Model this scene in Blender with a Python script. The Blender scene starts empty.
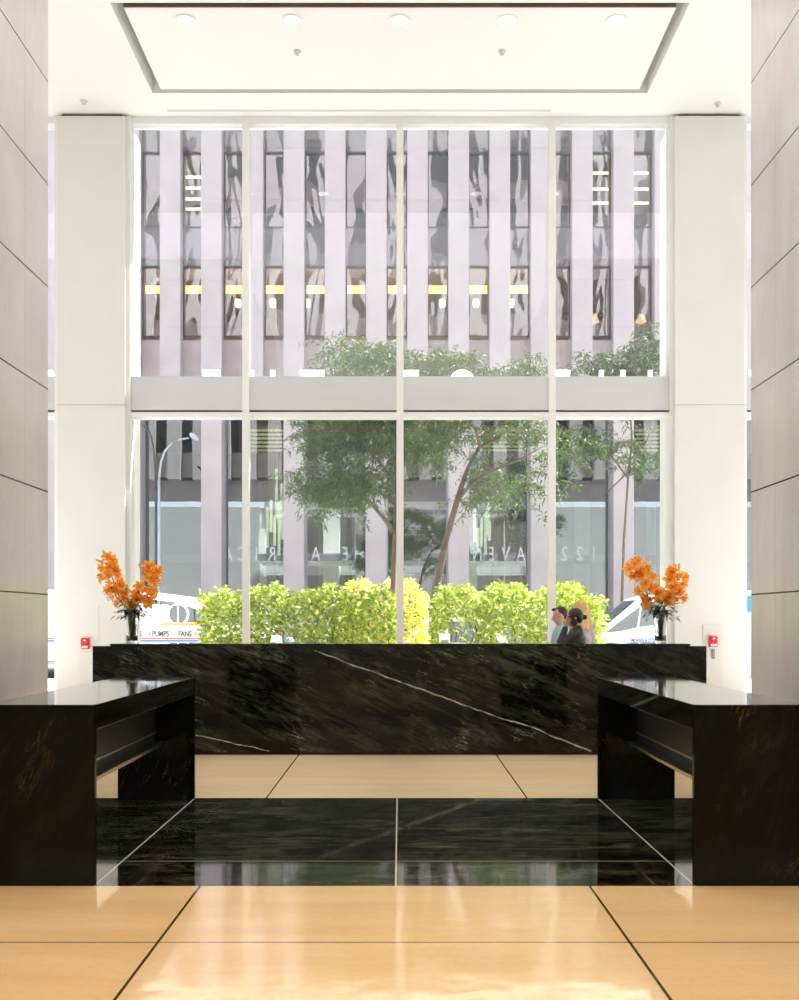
import bpy, bmesh, math, random
from mathutils import Vector, Matrix
PI = math.pi
random.seed(7)
S = bpy.context.scene
COL = S.collection

# ------------------------------------------------------------------ camera
F = 1000.0                      # focal length in pixels of the 799x1000 frame
EYE = 1.55
cam_d = bpy.data.cameras.new('camera')
cam_d.sensor_fit = 'VERTICAL'; cam_d.sensor_height = 36; cam_d.sensor_width = 36; cam_d.lens = 36
cam_d.shift_y = 0.12; cam_d.shift_x = -0.0005
cam_d.clip_end = 500; cam_d.clip_start = 0.05
cam = bpy.data.objects.new('camera', cam_d); COL.objects.link(cam)
cam.location = (0, 0, EYE); cam.rotation_euler = (PI/2, 0, 0)
S.camera = cam

# ------------------------------------------------------------------ world, sun, lights, exposure
SKY = 3.6; SUN = 26.0
w = bpy.data.worlds.new('world'); S.world = w; w.use_nodes = True
nt = w.node_tree; nt.nodes.clear()
tc = nt.nodes.new('ShaderNodeTexCoord'); sp = nt.nodes.new('ShaderNodeSeparateXYZ')
rp = nt.nodes.new('ShaderNodeValToRGB'); bg = nt.nodes.new('ShaderNodeBackground'); wo = nt.nodes.new('ShaderNodeOutputWorld')
nt.links.new(tc.outputs['Generated'], sp.inputs[0]); nt.links.new(sp.outputs['Z'], rp.inputs[0])
rp.color_ramp.elements[0].position = 0.0; rp.color_ramp.elements[0].color = (.95, .97, 1, 1)
rp.color_ramp.elements[1].position = 0.8; rp.color_ramp.elements[1].color = (.62, .76, 1, 1)
nt.links.new(rp.outputs[0], bg.inputs[0]); bg.inputs[1].default_value = SKY
nt.links.new(bg.outputs[0], wo.inputs[0])

def sun_lamp(direction, e, col):
    d = bpy.data.lights.new('sun', 'SUN'); d.energy = e; d.angle = 0.01; d.color = col
    o = bpy.data.objects.new('sun', d); COL.objects.link(o)
    o.rotation_euler = Vector(direction).to_track_quat('-Z', 'Y').to_euler(); o.location = (20, 30, 60)
sun_lamp((-0.62, -0.24, -0.9), SUN, (1, .96, .88))

def area(name, loc, size, e, col, rot=(0, 0, 0)):
    d = bpy.data.lights.new(name, 'AREA'); d.shape = 'RECTANGLE'; d.size = size[0]; d.size_y = size[1]
    d.energy = e; d.color = col
    o = bpy.data.objects.new(name, d); COL.objects.link(o); o.location = loc; o.rotation_euler = rot
    return o
def spot(name, loc, target, e, col, ang, blend=.6, rad=.08):
    d = bpy.data.lights.new(name, 'SPOT'); d.energy = e; d.color = col; d.spot_size = ang; d.spot_blend = blend; d.shadow_soft_size = rad
    o = bpy.data.objects.new(name, d); COL.objects.link(o); o.location = loc
    o.rotation_euler = (Vector(target)-Vector(loc)).to_track_quat('-Z', 'Y').to_euler(); return o
# added fill lights: under the ceiling, behind the viewer, upward from the side bays
area('ceiling_fill', (0, 2.9, 8.95), (17.6, 17.6), 950, (.98, .98, 1))
area('back_fill', (0, -5.8, 5.5), (16, 6), 300, (.97, .98, 1), (PI/2, 0, 0))
for sx in (-1, 1):
    area('side_fill', (sx*7.1, 12.1, .3), (3.4, 5.0), 270, (.93, .96, 1), (PI, 0, 0))
# warm downlights over the near floor
for sx in (-2.6, -.9, .9, 2.6):
    spot('warm_downlight', (sx, 3.9, 8.9), (sx, 4.0, 0), 520, (1, .50, .08), math.radians(46))
for sx in (-2.4, 0, 2.4):
    spot('floor_fill_spot', (sx, 10.3, 8.9), (sx, 10.1, 0), 850, (1, .93, .98), math.radians(34))  # added fill spots that brighten the floor before the desk
S.view_settings.view_transform = 'Standard'; S.view_settings.look = 'None'
S.view_settings.gamma = 1; S.view_settings.use_curve_mapping = False
S.view_settings.exposure = 0.0
try:
    S.cycles.use_denoising = True
    S.cycles.max_bounces = 10; S.cycles.transparent_max_bounces = 24; S.cycles.diffuse_bounces = 5
    S.cycles.glossy_bounces = 5; S.cycles.sample_clamp_indirect = 8
    S.cycles.caustics_reflective = False; S.cycles.caustics_refractive = False
except Exception: pass

# ------------------------------------------------------------------ helpers
def at(px, py, Y):
    return Vector(((px-400)*Y/F, Y, EYE+(620-py)*Y/F))
def tag(o, label=None, cat=None, group=None, kind=None):
    if label: o['label'] = label
    if cat: o['category'] = cat
    if group: o['group'] = group
    if kind: o['kind'] = kind
    return o
def thing(name, label, cat, loc=(0, 0, 0), rz=0, group=None):
    o = bpy.data.objects.new(name, None); COL.objects.link(o)
    o.location = loc; o.rotation_euler = (0, 0, rz); o.empty_display_size = .1
    return tag(o, label, cat, group)
def obj(name, bm, mat, parent=None, smooth=False, bevel=0):
    me = bpy.data.meshes.new(name)
    bm.normal_update(); bm.to_mesh(me); bm.free()
    for m in (mat if isinstance(mat, (list, tuple)) else [mat]): me.materials.append(m)
    o = bpy.data.objects.new(name, me); COL.objects.link(o)
    if parent: o.parent = parent
    if smooth:
        for p in me.polygons: p.use_smooth = True
    if bevel:
        b = o.modifiers.new('bevel', 'BEVEL'); b.width = bevel; b.segments = 2; b.limit_method = 'ANGLE'
    return o
def mesh_from(name, vs, fs, mat, parent=None, smooth=False):
    me = bpy.data.meshes.new(name); me.from_pydata(vs, [], fs); me.update()
    me.materials.append(mat)
    o = bpy.data.objects.new(name, me); COL.objects.link(o)
    if parent: o.parent = parent
    if smooth:
        for p in me.polygons: p.use_smooth = True
    return o
def struct(o, label=None, cat=None):
    return tag(o, label, cat, None, 'structure')
def box(bm, x0, x1, y0, y1, z0, z1, mi=0):
    v = [bm.verts.new(p) for p in ((x0,y0,z0),(x1,y0,z0),(x1,y1,z0),(x0,y1,z0),(x0,y0,z1),(x1,y0,z1),(x1,y1,z1),(x0,y1,z1))]
    for f in ((0,3,2,1),(4,5,6,7),(0,1,5,4),(1,2,6,5),(2,3,7,6),(3,0,4,7)):
        fc = bm.faces.new([v[i] for i in f]); fc.material_index = mi
    return bm
def boxes(*bs):
    bm = bmesh.new()
    for b in bs: box(bm, *b)
    return bm
def tube(bm, pts, rs, n=8, cap=True):
    pts = [Vector(p) for p in pts]
    if not isinstance(rs, (list, tuple)): rs = [rs]*len(pts)
    rings = []
    for i, p in enumerate(pts):
        d = (pts[min(i+1, len(pts)-1)]-pts[max(i-1, 0)])
        if d.length < 1e-9: d = Vector((0, 0, 1))
        d.normalize()
        a = Vector((1, 0, 0)) if abs(d.x) < .8 else Vector((0, 0, 1))
        u = d.cross(a).normalized(); v = d.cross(u)
        rings.append([bm.verts.new(p+rs[i]*(math.cos(2*PI*k/n)*u+math.sin(2*PI*k/n)*v)) for k in range(n)])
    for a, b in zip(rings, rings[1:]):
        for k in range(n): bm.faces.new((a[k], a[(k+1) % n], b[(k+1) % n], b[k]))
    if cap:
        bm.faces.new(rings[0][::-1]); bm.faces.new(rings[-1])
    return bm
def lathe(bm, prof, n=32, c=(0, 0, 0)):
    rings = []
    for r, z in prof:
        rings.append([bm.verts.new((c[0]+r*math.cos(2*PI*k/n), c[1]+r*math.sin(2*PI*k/n), c[2]+z)) for k in range(n)])
    for a, b in zip(rings, rings[1:]):
        for k in range(n): bm.faces.new((a[k], a[(k+1) % n], b[(k+1) % n], b[k]))
    return bm
def ball(bm, c, r, sub=2, rot=None):
    rr = r if isinstance(r, (tuple, list)) else (r, r, r)
    m = Matrix.Translation(Vector(c))
    if rot: m = m @ rot
    m = m @ Matrix.Diagonal((rr[0], rr[1], rr[2], 1))
    bmesh.ops.create_icosphere(bm, subdivisions=sub, radius=1, matrix=m)
    return bm
def copy_tree(o, parent=None):
    c = o.copy(); COL.objects.link(c)
    if parent: c.parent = parent
    for ch in list(o.children): copy_tree(ch, c)
    return c

# ------------------------------------------------------------------ material helpers
def newmat(name):
    m = bpy.data.materials.new(name); m.use_nodes = True
    return m, m.node_tree, m.node_tree.nodes['Principled BSDF']
def plain(name, col, rough=.5, metal=0, spec=.5, var=0, scale=5, emis=None, bump=0, coat=0):
    m, n, b = newmat(name)
    b.inputs['Base Color'].default_value = (*col, 1); b.inputs['Roughness'].default_value = rough
    b.inputs['Metallic'].default_value = metal; b.inputs['Specular IOR Level'].default_value = spec
    b.inputs['Coat Weight'].default_value = coat
    if emis:
        b.inputs['Emission Color'].default_value = (*emis[0], 1); b.inputs['Emission Strength'].default_value = emis[1]
    if var or bump:
        t = n.nodes.new('ShaderNodeTexCoord'); z = n.nodes.new('ShaderNodeTexNoise'); z.inputs['Scale'].default_value = scale
        z.inputs['Detail'].default_value = 6
        n.links.new(t.outputs['Object'], z.inputs['Vector'])
        if var:
            mp = n.nodes.new('ShaderNodeMapRange'); mp.inputs[1].default_value = .3; mp.inputs[2].default_value = .7
            mp.inputs[3].default_value = 1-var; mp.inputs[4].default_value = 1+var
            n.links.new(z.outputs[0], mp.inputs[0])
            mx = n.nodes.new('ShaderNodeMix'); mx.data_type = 'RGBA'; mx.blend_type = 'MULTIPLY'; mx.inputs[0].default_value = 1
            mx.inputs[6].default_value = (*col, 1); n.links.new(mp.outputs[0], mx.inputs[7])
            n.links.new(mx.outputs[2], b.inputs['Base Color'])
        if bump:
            bp = n.nodes.new('ShaderNodeBump'); bp.inputs['Strength'].default_value = bump
            n.links.new(z.outputs[0], bp.inputs['Height']); n.links.new(bp.outputs[0], b.inputs['Normal'])
    return m
class NB:
    """small node builder"""
    def __init__(s, tree): s.t = tree
    def m(s, op, a, b=None, c=None):
        n = s.t.nodes.new('ShaderNodeMath'); n.operation = op
        for i, v in enumerate((a, b, c)):
            if v is None: continue
            if isinstance(v, (int, float)): n.inputs[i].default_value = v
            else: s.t.links.new(v, n.inputs[i])
        return n.outputs[0]
    def mix(s, f, a, b):
        n = s.t.nodes.new('ShaderNodeMix'); n.data_type = 'RGBA'
        if isinstance(f, (int, float)): n.inputs[0].default_value = f
        else: s.t.links.new(f, n.inputs[0])
        for k, v in ((6, a), (7, b)):
            if isinstance(v, tuple): n.inputs[k].default_value = (*v, 1)
            else: s.t.links.new(v, n.inputs[k])
        return n.outputs[2]
    def coords(s):
        t = s.t.nodes.new('ShaderNodeTexCoord'); x = s.t.nodes.new('ShaderNodeSeparateXYZ')
        s.t.links.new(t.outputs['Object'], x.inputs[0]); return t.outputs['Object'], x.outputs
    def noise(s, vec, scale, detail=6, dist=0, rough=.5, mscale=None, mrot=None):
        if mscale or mrot:
            if mrot:
                mp = s.t.nodes.new('ShaderNodeMapping'); mp.inputs['Rotation'].default_value = mrot
                s.t.links.new(vec, mp.inputs[0]); vec = mp.outputs[0]
            if mscale:
                mp = s.t.nodes.new('ShaderNodeMapping'); mp.inputs['Scale'].default_value = mscale
                s.t.links.new(vec, mp.inputs[0]); vec = mp.outputs[0]
        n = s.t.nodes.new('ShaderNodeTexNoise'); s.t.links.new(vec, n.inputs['Vector'])
        n.inputs['Scale'].default_value = scale; n.inputs['Detail'].default_value = detail
        n.inputs['Distortion'].default_value = dist; n.inputs['Roughness'].default_value = rough
        return n.outputs[0]
    def ramp(s, v, lo, hi):
        n = s.t.nodes.new('ShaderNodeMapRange'); s.t.links.new(v, n.inputs[0])
        n.inputs[1].default_value = lo; n.inputs[2].default_value = hi; n.inputs[3].default_value = 0; n.inputs[4].default_value = 1
        return n.outputs[0]
    def lines(s, v, off, per, wd):         # 1 on a line of width wd every per
        a = s.m('SUBTRACT', v, off-per/2)
        f = s.m('FLOORED_MODULO', a, per); f = s.m('SUBTRACT', f, per/2); f = s.m('ABSOLUTE', f)
        return s.m('LESS_THAN', f, wd/2)
    def line(s, v, off, wd):
        a = s.m('ABSOLUTE', s.m('SUBTRACT', v, off)); return s.m('LESS_THAN', a, wd/2)

def marble(name, rot=(0, 0.45, 0), gold=0.0, joints=False, big=None, strength=1.0, ior=1.3):
    m, t, b = newmat(name); k = NB(t); v, xyz = k.coords()
    mot = k.noise(v, 2.4, 12, .7, .78, (.8, .8, 3.6), rot)
    big_ = k.noise(v, .9, 4, .3, .5, (1, 1, 1.6), rot)
    f0 = k.m('MULTIPLY', k.ramp(mot, .47, .78), k.ramp(big_, .30, .62))
    col = k.mix(f0, (.0030, .0034, .0022), (.080*strength, .088*strength, .056*strength))
    n1 = k.noise(v, 1.5, 9, .5, .66, (.45, .45, 2.8), rot)
    vein = k.m('SUBTRACT', 1, k.ramp(k.m('ABSOLUTE', k.m('SUBTRACT', n1, .5)), 0, .006))
    vein = k.m('MULTIPLY', vein, k.ramp(k.noise(v, 2.3, 4), .53, .70))
    n3 = k.noise(v, 4.5, 9, .4, .7, (.35, .35, 2.2), rot)
    v3 = k.m('MULTIPLY', k.m('SUBTRACT', 1, k.ramp(k.m('ABSOLUTE', k.m('SUBTRACT', n3, .56)), 0, .008)), k.ramp(k.noise(v, 3.1, 4), .50, .72))
    n2 = k.noise(v, 9, 8, .6, .75, (.45, .45, 2.4), rot)
    v2 = k.m('MULTIPLY', k.ramp(n2, .66, .76), k.ramp(k.noise(v, 1.7, 4), .50, .66))
    vc = (.40, .38, .28) if not gold else (.28, .17, .035)
    f = k.m('MAXIMUM', k.m('MAXIMUM', vein, k.m('MULTIPLY', v3, .45)), k.m('MULTIPLY', v2, .40))
    f = k.m('MULTIPLY', f, min(.8, .8*strength) if not gold else .45)
    col = k.mix(f, col, vc)
    for (x0, z0, x1, z1, wd) in (big or []):        # individual long veins on the desk front
        L = math.hypot(x1-x0, z1-z0); dx, dz = (x1-x0)/L, (z1-z0)/L
        px = k.m('SUBTRACT', xyz[0], x0); pz = k.m('SUBTRACT', xyz[2], z0)
        al = k.m('ADD', k.m('MULTIPLY', px, dx), k.m('MULTIPLY', pz, dz))
        ac = k.m('SUBTRACT', k.m('MULTIPLY', px, dz), k.m('MULTIPLY', pz, dx))
        wob = k.m('MULTIPLY', k.m('SUBTRACT', k.noise(v, 1.1, 6, 0, .62), .5), .12)
        d = k.m('ABSOLUTE', k.m('ADD', ac, wob))
        ln = k.m('SUBTRACT', 1, k.ramp(d, wd*.3, wd))
        ln = k.m('MULTIPLY', ln, k.m('MULTIPLY', k.m('GREATER_THAN', al, 0), k.m('LESS_THAN', al, L)))
        ln = k.m('MULTIPLY', ln, k.ramp(k.noise(v, 8, 4), .28, .60))
        col = k.mix(ln, col, (.50, .47, .38))
    if joints:
        j = k.m('MAXIMUM', k.line(xyz[0], -.025, .010), k.m('MAXIMUM', k.line(xyz[0], -1.785, .012), k.line(xyz[0], 1.72, .012)))
        j = k.m('MAXIMUM', j, k.m('MULTIPLY', k.line(xyz[1], 6.43, .014), .35))
        col = k.mix(j, col, (.62, .60, .55))
    t.links.new(col, b.inputs['Base Color'])
    b.inputs['Roughness'].default_value = .05
    b.inputs['IOR'].default_value = ior
    return m

# ------------------------------------------------------------------ materials
M = {}
M['white'] = plain('white_paint', (.80, .80, .77), .6, bump=0)
M['ceil'] = plain('ceiling_paint', (.88, .88, .86), .8)
M['col'] = plain('column_panel', (.735, .738, .705), .45, var=.015, scale=2)
M['frame'] = plain('window_frame_white', (.80, .81, .80), .35)
M['frame_grey'] = plain('spandrel_grey', (.60, .612, .63), .4)
M['dark'] = plain('dark_gap', (.02, .02, .018), .7)
M['brown'] = plain('slot_shade_brown', (.16, .11, .07), .7)
M['desk'] = marble('desk_marble', (0, -.42, 0), big=[(-.98, 1.19, 2.2, .05, .010), (-2.35, .22, -1.5, .05, .007)], strength=1.1)
M['counter'] = marble('counter_marble', (0, 1.15, 0), gold=1, strength=.22, ior=1.18)
M['counter_top'] = marble('counter_top_marble', (0, 1.15, 0), gold=1, strength=.3, ior=1.6)
M['inlay'] = marble('floor_marble', (1.5708, 0, .12), joints=True, strength=2.4, ior=1.95)
M['steel'] = plain('brushed_steel', (.55, .54, .52), .3, 1)
M['panel_black'] = plain('black_glass_panel', (.022, .024, .019), .3)
M['brass'] = plain('brass_edge', (.62, .45, .28), .25, 1)
M['red'] = plain('red_plastic', (.72, .02, .02), .4)
M['plate'] = plain('plate_offwhite', (.70, .69, .65), .4)
M['grey_key'] = plain('grey_key', (.22, .22, .24), .4, .5)
M['label_white'] = plain('label_white', (.85, .82, .80), .5)
M['lamp'] = plain('lamp_lens', (.9, .9, .88), .5, emis=((1, .97, .92), 3.0))

def floor_mat():
    m, t, b = newmat('limestone_floor'); k = NB(t); v, x = k.coords()
    a = k.noise(v, .9, 6, .6, .6, (.5, 4, 1)); c = k.noise(v, 30, 4)
    col = k.mix(k.ramp(a, .3, .7), (.68, .51, .28), (.76, .60, .36))
    col = k.mix(k.m('MULTIPLY', k.ramp(c, .4, .75), .22), col, (.57, .41, .21))
    j = k.m('MAXIMUM', k.lines(x[0], 1.105, 2.27, .015), k.line(x[1], 4.81, .012))
    j = k.m('MAXIMUM', j, k.lines(x[1], 13.9, 2.5, .0) )
    col = k.mix(j, col, (.06, .045, .03))
    t.links.new(col, b.inputs['Base Color'])
    b.inputs['Roughness'].default_value = .075; b.inputs['IOR'].default_value = 3.0
    wn = k.noise(v, 2.6, 2); bp = t.nodes.new('ShaderNodeBump'); bp.inputs['Strength'].default_value = .012; bp.inputs['Distance'].default_value = .3
    t.links.new(wn, bp.inputs['Height']); t.links.new(bp.outputs[0], b.inputs['Normal'])
    return m
M['floor'] = floor_mat()
def pylon_mat():
    m, t, b = newmat('pylon_stone'); k = NB(t); v, x = k.coords()
    a = k.noise(v, 1.1, 8, .4, .65, (1, 1, .35), (0, 0, .2))
    col = k.mix(k.ramp(a, .3, .72), (.50, .46, .435), (.68, .64, .61))
    f = k.m('SUBTRACT', 1, k.ramp(k.m('ABSOLUTE', k.m('SUBTRACT', k.noise(v, 3.2, 6, 1.4, .6, (1, 1, .5)), .5)), 0, .012))
    f = k.m('MULTIPLY', f, k.ramp(k.noise(v, 2.0, 3), .56, .66))
    col = k.mix(k.m('MULTIPLY', f, .5), col, (.72, .70, .66))
    col = k.mix(k.lines(x[2], 1.789, .961, .014), col, (.03, .028, .025))
    col = k.mix(k.m('MULTIPLY', k.lines(x[1], 8.80, .575, .010), .35), col, (.2, .19, .18))
    t.links.new(col, b.inputs['Base Color']); b.inputs['Roughness'].default_value = .16
    return m
M['pylon'] = pylon_mat()

def thin_glass(name, tint, refl, wav=0, rough=0.0, fk=1.0):
    m = bpy.data.materials.new(name); m.use_nodes = True; t = m.node_tree; t.nodes.clear(); k = NB(t)
    tr = t.nodes.new('ShaderNodeBsdfTransparent'); tr.inputs[0].default_value = (*tint, 1)
    gl = t.nodes.new('ShaderNodeBsdfGlossy'); gl.inputs['Roughness'].default_value = rough
    gl.inputs[0].default_value = (.95, .97, 1, 1)
    mx = t.nodes.new('ShaderNodeMixShader'); lw = t.nodes.new('ShaderNodeFresnel'); lw.inputs[0].default_value = 1.5
    fac = k.m('MINIMUM', k.m('ADD', k.m('MULTIPLY', lw.outputs[0], fk), refl), 1)
    t.links.new(fac, mx.inputs[0]); t.links.new(tr.outputs[0], mx.inputs[1]); t.links.new(gl.outputs[0], mx.inputs[2])
    if wav:
        v, x = k.coords(); n = k.noise(v, .55, 2, .5, .4, (1, 1, .45)); bp = t.nodes.new('ShaderNodeBump')
        bp.inputs['Strength'].default_value = wav; bp.inputs['Distance'].default_value = 1
        t.links.new(n, bp.inputs['Height']); t.links.new(bp.outputs[0], gl.inputs['Normal'])
    o = t.nodes.new('ShaderNodeOutputMaterial'); t.links.new(mx.outputs[0], o.inputs[0])
    return m
M['pane'] = thin_glass('lobby_glass', (.97, .98, .98), .0, fk=.35)
M['pane_up'] = thin_glass('lobby_glass_upper', (.95, .96, .98), .03, fk=.6)
M['office_glass'] = thin_glass('office_glass', (.78, .76, .72), .22, .05)
M['spandrel_glass'] = thin_glass('spandrel_glass', (1, 1, 1), .20, .05)
_t = M['spandrel_glass'].node_tree; _d = _t.nodes.new('ShaderNodeBsdfDiffuse'); _d.inputs[0].default_value = (.17, .16, .17, 1)
_m = [n for n in _t.nodes if n.type == 'MIX_SHADER'][0]; _t.links.new(_d.outputs[0], _m.inputs[1])
M['street_glass'] = thin_glass('street_glass', (.46, .54, .52), .16, .003)
M['granite'] = plain('pink_granite', (.45, .405, .405), .55, var=.07, scale=1.2)
M['granite_dk'] = plain('pink_granite_panel', (.44, .385, .385), .6, var=.08, scale=1.5)
M['asphalt'] = plain('asphalt', (.20, .20, .20), .8, var=.1, scale=2)
M['paving'] = plain('sidewalk_concrete', (.52, .51, .48), .8, var=.08, scale=3)

# ------------------------------------------------------------------ room shell
CH = 9.0
bm = boxes((-9, 9, -6, 5.827, -.3, 0, 0))
box(bm, -9, 9, 8.708, 15.1, -.3, 0, 0)
box(bm, -9, -3.2, 5.827, 8.708, -.3, 0, 0); box(bm, 3.2, 9, 5.827, 8.708, -.3, 0, 0)
box(bm, -3.2, 3.2, 5.827, 8.708, -.3, 0, 1)
struct(obj('floor', bm, [M['floor'], M['inlay']]), 'polished beige limestone lobby floor with a black marble band between the counters', 'floor')
y0, y1, X = 12.07, 14.14, 3.5
bm = boxes((-9, -X, -6, 15.1, CH, CH+.4), (X, 9, -6, 15.1, CH, CH+.4), (-X, X, -6, y0, CH, CH+.4), (-X, X, y1, 15.1, CH, CH+.4),
           (-X+.14, X-.14, y0+.10, y1-.10, CH, CH+.3), (-X, X, y0, y1, CH+.4, CH+.5))
struct(obj('ceiling', bm, M['ceil']), 'white lobby ceiling with a shadow-gap framed panel', 'ceiling')
struct(obj('panel_edge_shade', boxes((-X+.14, X-.14, y0+.085, y0+.0995, CH+.004, CH+.28)), M['brown']), 'brown strip painted for the shade on the near edge of the ceiling panel', 'painted shade')  # brown colour stands in for shade on the panel's unlit near edge
struct(obj('trim_2', boxes((-3.4, 2.2, 14.60, 14.645, CH-.006, CH+.01)), M['frame_grey']), 'long thin air slot in the ceiling before the window', 'air slot')
struct(obj('wall_left', boxes((-9, -3.3, 3.2, 9.375, 0, CH)), M['pylon']), 'grey veined stone wall pier at the left edge', 'stone wall')
struct(obj('wall_right', boxes((3.3, 9, 3.2, 9.40, 0, CH)), M['pylon']), 'grey veined stone wall pier at the right edge', 'stone wall')
struct(obj('wall_back', boxes((-9, 9, -6.3, -6, 0, CH)), M['white']), 'white wall behind the viewer', 'wall')
struct(obj('wall_far_left', boxes((-9.3, -9, -6.3, 15.1, 0, CH)), M['white']), 'white side wall of the lobby, left', 'wall')
struct(obj('wall_far_right', boxes((9, 9.3, -6.3, 15.1, 0, CH)), M['white']), 'white side wall of the lobby, right', 'wall')

# white columns either side of the window
def column(name_side, xa, xb, joint_z, label):
    r = thing('column', label, 'column', ((xa+xb)/2, 14.69, 0))
    hw = (xb-xa)/2; d = .85
    bm = boxes((-hw, hw, 0, d, 0, joint_z-.006), (-hw, hw, 0, d, joint_z+.006, CH-.045), (-hw+.012, hw-.012, .012, d-.012, joint_z-.006, joint_z+.006))
    obj('cladding', bm, M['col'], r)
    obj('shadow_gap', boxes((-hw+.06, hw-.06, .05, d-.05, CH-.045, CH)), M['dark'], r)  # recessed neck coloured near-black for the shade in the gap
    return r
column('l', -5.04, -4.04, 4.71, 'white square column left of the window wall, red call point low on it')
column('r', 4.04, 5.06, 4.71, 'white square column right of the window wall, metal plate with red call point on it')

# window wall
WY = 14.9
def px2x(px): return (px-400)*WY/F
def py2z(py): return EYE+(620-py)*WY/F
def window(name, xs, label, x_end0, x_end1, posts=True):
    r = thing(name, label, 'window', ((x_end0+x_end1)/2, WY, 0)); r['kind'] = 'structure'
    cx = (x_end0+x_end1)/2
    zt, zm1, zm0 = CH, py2z(378), py2z(411.5)
    bm = boxes((x_end0-cx, x_end0-cx+.06, -.14, .12, 0, zt), (x_end1-cx-.06, x_end1-cx, -.14, .12, 0, zt),
               (x_end0-cx, x_end1-cx, -.10, .10, zt-.10, zt), (x_end0-cx, x_end1-cx, -.10, .10, 0, .10))
    obj('frame', bm, M['frame'], r)
    obj('spandrel', boxes((x_end0-cx, x_end1-cx, -.11, .11, zm0, zm1)), M['frame_grey'], r)
    obj('track', boxes((x_end0-cx, x_end1-cx, -.03, .11, zm0-.035, zm0)), plain('track_grey', (.25, .26, .26), .5), r)
    obj('transom', boxes((x_end0-cx, x_end1-cx, -.12, .11, zm0-.105, zm0-.035)), M['frame'], r)
    for x in xs:
        obj('mullion', boxes((x-cx-.052, x-cx+.052, -.13, -.03, .1, zt-.06), (x-cx-.025, x-cx+.025, -.03, .12, .1, zt-.06)), M['frame'], r)
    ed = [x_end0+.06]+list(xs)+[x_end1-.06]
    for a, b in zip(ed, ed[1:]):
        obj('pane', boxes((a-cx, b-cx, .035, .045, zm1, zt-.1)), M['pane_up'], r)
        obj('pane', boxes((a-cx, b-cx, .035, .045, .1, zm0-.105)), M['pane'], r)
    return r
window('window_1', [px2x(247), px2x(400), px2x(551)], 'tall lobby window wall in four white-framed bays with a grey band across', -4.04, 4.04)
window('window_2', [-7.0], 'window bay seen as a sliver between left stone pier and column', -9.0, -5.04)
window('window_3', [7.0], 'window bay seen as a sliver between right stone pier and column', 5.06, 9.0)

# ------------------------------------------------------------------ outside ground
struct(obj('sidewalk', boxes((-60, 60, 15.1, 26.8, -.35, -.02)), M['paving']), 'sunlit concrete sidewalk outside the window', 'sidewalk')
struct(obj('road', boxes((-60, 60, 26.8, 36, -.5, -.15)), M['asphalt']), 'asphalt street beyond the hedges', 'road')
struct(obj('sidewalk', boxes((-60, 60, 36, 60, -.35, -.02)), M['paving']), 'far sidewalk under the office building', 'sidewalk')

# ------------------------------------------------------------------ far office building
FY = 40.0
def fx(px): return (px-400)*FY/F
def fz(py): return EYE+(620-py)*FY/F
ob = thing('office_building', 'pink granite office building with tall piers across the street', 'building', (0, FY, 0))
PW, SPC = 20.4*FY/F, 41.25*FY/F
for k in range(-9, 22):
    xc = fx(170+41.25*k)
    z0 = 0 if k % 2 else 10.3
    obj('pier', boxes((xc-PW/2, xc+PW/2, 0, 1.0, z0, 36)), M['granite'], ob)
XA, XB = fx(170-41.25*9), fx(170+41.25*21)
obj('lintel', boxes((XA, XB, .45, 1.6, 10.0, fz(337))), M['granite_dk'], ob)
fz = lambda py: EYE+(620-py)*(FY+.55)/F
rows = [(fz(337), fz(266)), (fz(228), fz(152)), (fz(228)+4.48, fz(152)+4.48), (fz(228)+8.96, fz(152)+8.96), (fz(228)+13.44, fz(152)+13.44)]
FL = 'office_building'
interior = plain('office_ceiling', (.62, .56, .48), .8)
intwall = plain('office_wall_tan', (.48, .40, .30), .8, var=.1, scale=.4)
dk = plain('bronze_frame', (.09, .085, .09), .4, .6)
for ri, (za, zb) in enumerate(rows):
    for k in range(-4, 18):
        xl = fx(170+41.25*k)+PW/2; xr = fx(170+41.25*(k+1))-PW/2
        if ri > 2 and not (-1 <= k <= 12): continue
        w_ = obj('window', boxes((xl, xl+.05, .52, .62, za, zb), (xr-.05, xr, .52, .62, za, zb), (xl, xr, .52, .62, za, za+.05), (xl, xr, .52, .62, zb-.10, zb)), dk, ob)
        obj('pane', boxes((xl+.05, xr-.05, .56, .58, za+.05, zb-.10)), M['office_glass'], w_)
    nz = rows[ri+1][0] if ri+1 < len(rows) else 36
    obj('spandrel', boxes((XA, XB, .55, .9, zb, nz)), M['spandrel_glass'], ob)
    obj('floor_slab', boxes((XA, XB, .9, 8, zb+.3, nz-.02)), interior, ob)
obj('back_wall', boxes((XA, XB, 8, 8.3, 10, 36)), intwall, ob)
obj('roof_slab', boxes((XA, XB, 0, 8.3, 36, 36.5)), M['granite'], ob)
# ground-floor lobby of the office building
ob2 = ob
for k in range(-3, 15, 2):
    xl = fx(170+41.25*k)+PW/2; xr = fx(170+41.25*(k+2))-PW/2
    sf = obj('window', boxes((xl, xl+.06, .75, .9, 0, 10), (xr-.06, xr, .75, .9, 0, 10), (xl, xr, .84, .95, 3.87, 4.2)), plain('pale_mullion', (.34, .36, .40), .4, .3), ob)
    obj('pane', boxes((xl+.06, xr-.06, .80, .82, 3.86, 10)), M['street_glass'], sf)
    obj('pane', boxes((xl+.06, xr-.06, .80, .82, 0, 3.87)), M['street_glass'], sf)
lobby_wall = plain('street_lobby_wall', (.10, .12, .11), .7, var=.25, scale=.35)
obj('lobby_wall', boxes((XA, XB, 9.0, 9.3, 0, 10.2)), lobby_wall, ob)
obj('lobby_ceiling', boxes((XA, XB, 1.0, 9.2, 9.7, 10.1)), plain('lobby_ceiling', (.5, .46, .40), .8), ob)
goldm = plain('gold_panel', (.50, .36, .16), .35, .3)
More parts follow.
